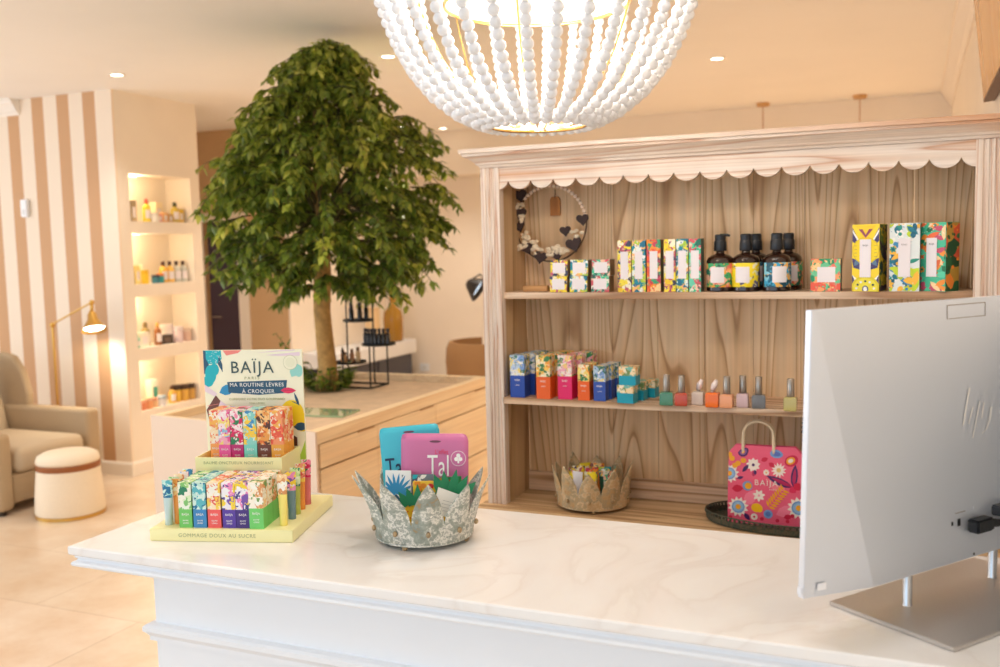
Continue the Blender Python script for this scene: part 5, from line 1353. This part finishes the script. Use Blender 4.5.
n_box(1,'cream and green box at the left end of the second niche',5.21,.06,.05,.05,.135,p_(240,224,140),p_(130,170,70)); n_box(1,'pale yellow box second in the second niche',5.27,.06,.05,.05,.13,p_(246,226,150)); n_jar(1,'yellow jar third in the second niche',5.325,.05,.026,.10,p_(240,200,50),p_(236,190,40))
n_box(1,'white and navy box in the second niche',5.385,.10,.06,.05,.135,p_(240,230,210),p_(70,70,100)); n_jar(1,'blue-green jar at the front of the second niche',5.42,.045,.026,.06,p_(60,130,150),p_(50,60,80)); n_jar(1,'teal jar with orange lid in the second niche',5.475,.05,.026,.07,p_(50,150,150),p_(226,130,70))
n_bot(1,'amber bottle with dark pump in the second niche, left of four',5.53,.07,.029,.155,p_(230,176,70),p_(70,40,30)); n_bot(1,'golden bottle with dark pump in the second niche, second of four',5.60,.07,.029,.155,p_(236,190,90),p_(60,36,30))
n_bot(1,'clear grey bottle with dark pump in the second niche, third of four',5.67,.07,.030,.155,p_(206,206,196),p_(60,40,34)); n_bot(1,'clear grey bottle with dark pump in the second niche, last of four',5.74,.07,.030,.155,p_(200,200,190),p_(70,46,36))
n_bot(2,'mint green tube at the left end of the third niche',5.215,.05,.020,.10,p_(150,210,190),p_(160,216,196)); n_box(2,'white box at the left of the third niche',5.30,.06,.09,.05,.105,p_(246,240,226)); n_bot(2,'olive bottle behind the white box in the third niche',5.37,.12,.032,.17,p_(140,120,60),p_(110,90,50))
n_bot(2,'brown bottle with gold cap in the third niche',5.43,.06,.026,.165,p_(150,90,40),p_(206,160,80)); n_box(2,'dark brown box in the middle of the third niche',5.52,.05,.105,.06,.065,p_(70,56,50),p_(110,90,80))
n_jar(2,'white round jar in the third niche',5.59,.13,.05,.14,p_(250,240,236),p_(246,232,228)); n_jar(2,'mauve-grey jar in the third niche',5.65,.07,.038,.12,p_(220,196,196),p_(236,220,220)); n_jar(2,'blush jar at the right end of the third niche',5.735,.07,.036,.10,p_(226,190,170),p_(230,206,186))
n_jar(3,'coral jar at the left end of the bottom niche',5.225,.05,.030,.075,p_(226,140,104),p_(236,180,150)); n_jar(3,'peach jar second in the bottom niche',5.29,.05,.030,.085,p_(240,170,120),p_(240,200,170)); n_jar(3,'pale peach jar third in the bottom niche',5.35,.06,.028,.07,p_(240,196,150),p_(226,160,130))
n_jar(3,'white and blue jar in the bottom niche',5.42,.05,.032,.075,p_(226,226,230),p_(170,190,206)); n_box(3,'tall white and teal box at the back of the bottom niche',5.47,.15,.075,.06,.185,p_(240,238,226),p_(60,160,150)); n_bot(3,'amber bottle with brown cap in the bottom niche',5.54,.06,.026,.13,p_(226,176,80),p_(90,60,40))
n_jar(3,'yellow jar with dark lid in the bottom niche',5.60,.07,.032,.13,p_(226,180,70),p_(70,50,40)); n_jar(3,'golden jar with dark lid in the bottom niche',5.67,.06,.034,.125,p_(216,166,70),p_(80,56,40)); n_jar(3,'olive-gold jar at the right end of the bottom niche',5.74,.06,.034,.12,p_(196,150,70),p_(60,44,36))

# ------------------------------------------------------------------ far end of the room
cb = thing('low_cabinet', 'dark low cabinet with thick white top along the far return wall', 'cabinet', (-4.965, 8.03, 0))
MB().box(-.205,.165,-.70,.70,.06,.474).build('cabinet_body', mat('dark_slate', S(62,62,74), .35), cb, bevel=.003)
MB().box(-.208,.215,-.74,.74,.4743,.615).build('white_top', WHITE, cb, bevel=.008)
MB().box(-.20,.15,-.68,.68,0,.0598).build('plinth', BLACK, cb)
for k in (-1,1): MB().box(.1652,.183,k*.345-.335,k*.345+.335,.075,.462).build('cabinet_door', mat('slate_door_%d' % (k+1), S(70,70,82), .3), cb, bevel=.002)
va = thing('amber_vase', 'tall amber glass bottle vase on the white cabinet top', 'vase', (-4.865, 8.50, .6153))
MB().lathe([(.085,0),(.097,.01),(.100,.24),(.090,.30),(.035,.36),(.03,.60),(.038,.63),(.032,.63),(.024,.60),(.001,.59)], 32).build('vase_body', mat('amber_glass', S(168,122,30), .15, coat=.4), va, smooth=True)
bx_ = thing('cream_box', 'pale wooden box left of the amber vase on the white cabinet', 'box', (-4.88, 8.12, .6153))
MB().box(-.055,.055,-.05,.05,0,.34).build('box_body', paint(236,206,160), bx_, bevel=.004); MB().box(-.057,.057,-.052,.052,.3403,.365).build('box_lid', paint(226,194,150), bx_, bevel=.003)
tc_ = thing('tub_chair', 'brown upholstered tub chair seen from behind near the far wall', 'chair', (-3.40, 7.6, 0))
BRF = mat('brown_fabric', S(150,112,72), .85, noise=.08, nscale=200)
MB().lathe([(.34,.12),(.355,.16),(.385,.56),(.375,.68),(.350,.735),(.320,.735),(.312,.66),(.30,.16),(.33,.12)], 40, a0=PI*.70, a1=PI*2.30).build('tub_back', BRF, tc_, auto=60)
MB().lathe([(.30,.12),(.31,.14),(.30,.40),(.26,.43),(.001,.44)], 32).build('seat', BRF, tc_, auto=40)
for k in range(4): MB().lathe([(.016,0),(.022,.1199)], 12, (.22*math.cos(PI/4+k*PI/2),.22*math.sin(PI/4+k*PI/2),0)).build('leg', BLACK, tc_, auto=40)
lp = thing('reading_lamp', 'black cone reading lamp on thin stand behind the shelf unit post', 'lamp', (-3.51, 7.95, 0))
MB().lathe([(.12,0),(.12,.015),(.01,.02)], 28).build('base', BLACK, lp, auto=40)
MB().tube([(0,0,.018),(0,0,1.22),(-.10,-.06,1.30),(-.19,-.10,1.24)], .008, 10).build('stem', BLACK, lp, auto=40)
ls_ = MB().lathe([(.03,.0),(.05,-.02),(.12,-.13),(.123,-.135),(.117,-.13),(.045,-.02),(.001,-.012)], 28).build('lamp_shade', BLACK, lp, (-.20,-.105,1.235), (math.radians(6),math.radians(-58),0), auto=40)
MB().lathe([(.001,-.10),(.09,-.099),(.09,-.097),(.001,-.094)], 20).build('lit_bulb', mat('cool_glow', S(220,236,255), .4, emit=(.55,.78,1,1), es=.9), ls_, auto=40)
so_ = thing('wall_socket', 'small white socket plate low on the far wall', 'socket', (-4.78+.05, YF-.0003, .30))
MB().box(-.055,.055,-.012,0,-.04,.04).build('socket_plate', WHITE, so_, bevel=.003); MB().lathe([(.02,0),(.022,.004),(.001,.004)], 18).build('socket_insert', paint(226,226,226), so_, (0,-.0125,0), (PI/2,0,0))

# ------------------------------------------------------------------ light
def light(kind, name, loc, energy, col_, rot=(0,0,0), **k):
    l = bpy.data.lights.new(name, kind); l.energy = energy; l.color = col_
    for a, v in k.items(): setattr(l, a, v)
    return link(name, l, None, loc, rot)
WARM = (1.0, .90, .765)
day = light('AREA', 'window_daylight', (-3.3, YB-.05, 1.35), 68, (.58,.79,1.0), (-PI/2,0,0), shape='RECTANGLE', size=6.9, size_y=2.2)
day.rotation_euler = (PI/2, 0, 0)
light('AREA', 'side_fill_daylight', (XL-.10, 1.3, 1.4), 84, (.88,.94,1.0), (0,-PI/2,0), shape='RECTANGLE', size=2.0, size_y=5.0)  # added cool fill from the left, through an unseen opening
light('POINT', 'chandelier_light', (CX, CY_, 1.97), 9, (1,.87,.72), shadow_soft_size=.06)
EX = [(-4.4,2.2),(-2.6,2.6),(-2.9,6.8),(-1.0,4.6),(-4.2,6.4),(-6.2,6.1)]
for i, (x, y) in enumerate([(s_[0],s_[1]) for s_ in SPOTS]+EX):
    light('SPOT', 'ceiling_spot_light', (x,y if y < 8 else 7.9,CE-.02), {0:30,4:22,3:48,6:44,7:56,8:44,9:40}.get(i,70), WARM, (0,0,0), spot_size=math.radians(115), spot_blend=.7, shadow_soft_size=.05)
for x, y, e_ in ((-.9,.05,7),(-2.1,.3,7),(-.75,1.62,18),(-.2,1.55,10)): light('SPOT', 'front_and_fill_spot', (x,y,CE-.02), e_, (1,.96,.93), (0,0,0), spot_size=math.radians(130), spot_blend=.6, shadow_soft_size=.05)  # unseen front spots, plus a pair added to brighten the countertop
for k, (a, b) in enumerate(NZ):
    light('POINT', 'niche_light', (XC-.09, 5.30, b-.03), 1.9, (1,.80,.52), shadow_soft_size=.02)
    nl = thing('niche_downlight', 'small round lit spot in the roof of the %s niche' % ('top','second','third','bottom')[k], 'downlight', (XC-.09,5.30,b-.0003), 0, 'niche spots')
    MB().lathe([(.022,-.006),(.030,-.006),(.031,-.0002),(.022,-.0002)], 24, ring=True).build('trim_ring', TRIM, nl, auto=40); MB().lathe([(.001,-.004),(.0215,-.004),(.0215,-.0005),(.001,-.0005)], 20).build('lamp_lens', mat_lens, nl)
light('SPOT', 'floor_lamp_light', (-5.10, 4.855, 1.03), 8, (1,.86,.64), (math.radians(14),math.radians(22),0), spot_size=math.radians(120), spot_blend=.5, shadow_soft_size=.05)
for x, y in ((-1.172,8.237),(-.424,8.215)): light('POINT', 'pendant_light', (x,y,CE-1.14), 14, (1,.70,.40), shadow_soft_size=.04)
w = bpy.data.worlds.new('sky'); SC.world = w; w.use_nodes = True
w.node_tree.nodes['Background'].inputs[0].default_value = (.92,.96,1,1); w.node_tree.nodes['Background'].inputs[1].default_value = .35

# ------------------------------------------------------------------ camera
cam = bpy.data.cameras.new('camera'); co_ = link('camera', cam)
yaw, pit, rol = .4092560, -.0905917, -.0234044
cy_, sy_ = math.cos(yaw), math.sin(yaw)
fwd = Vector((-sy_*math.cos(pit), cy_*math.cos(pit), math.sin(pit))); rt = Vector((cy_,sy_,0)); upv = rt.cross(fwd)
c_, s_ = math.cos(rol), math.sin(rol)
r2 = rt*c_+upv*s_; u2 = -rt*s_+upv*c_
M = Matrix((r2, u2, -fwd)).transposed().to_4x4(); M.translation = Vector((0,0,1.55)); co_.matrix_world = M
cam.sensor_width = 36; cam.lens = 36*.96094; cam.clip_start = .05
cam.dof.use_dof = True; cam.dof.focus_distance = 1.95; cam.dof.aperture_fstop = 4.2
SC.camera = co_
vs_ = SC.view_settings; vs_.view_transform = 'Standard'; vs_.look = 'None'; vs_.exposure = 0.30; vs_.gamma = 1.0; vs_.use_curve_mapping = False
cy = SC.cycles; cy.use_denoising = True; cy.max_bounces = 8; cy.diffuse_bounces = 5; cy.glossy_bounces = 4; cy.caustics_reflective = False; cy.caustics_refractive = False; cy.sample_clamp_indirect = 6.0
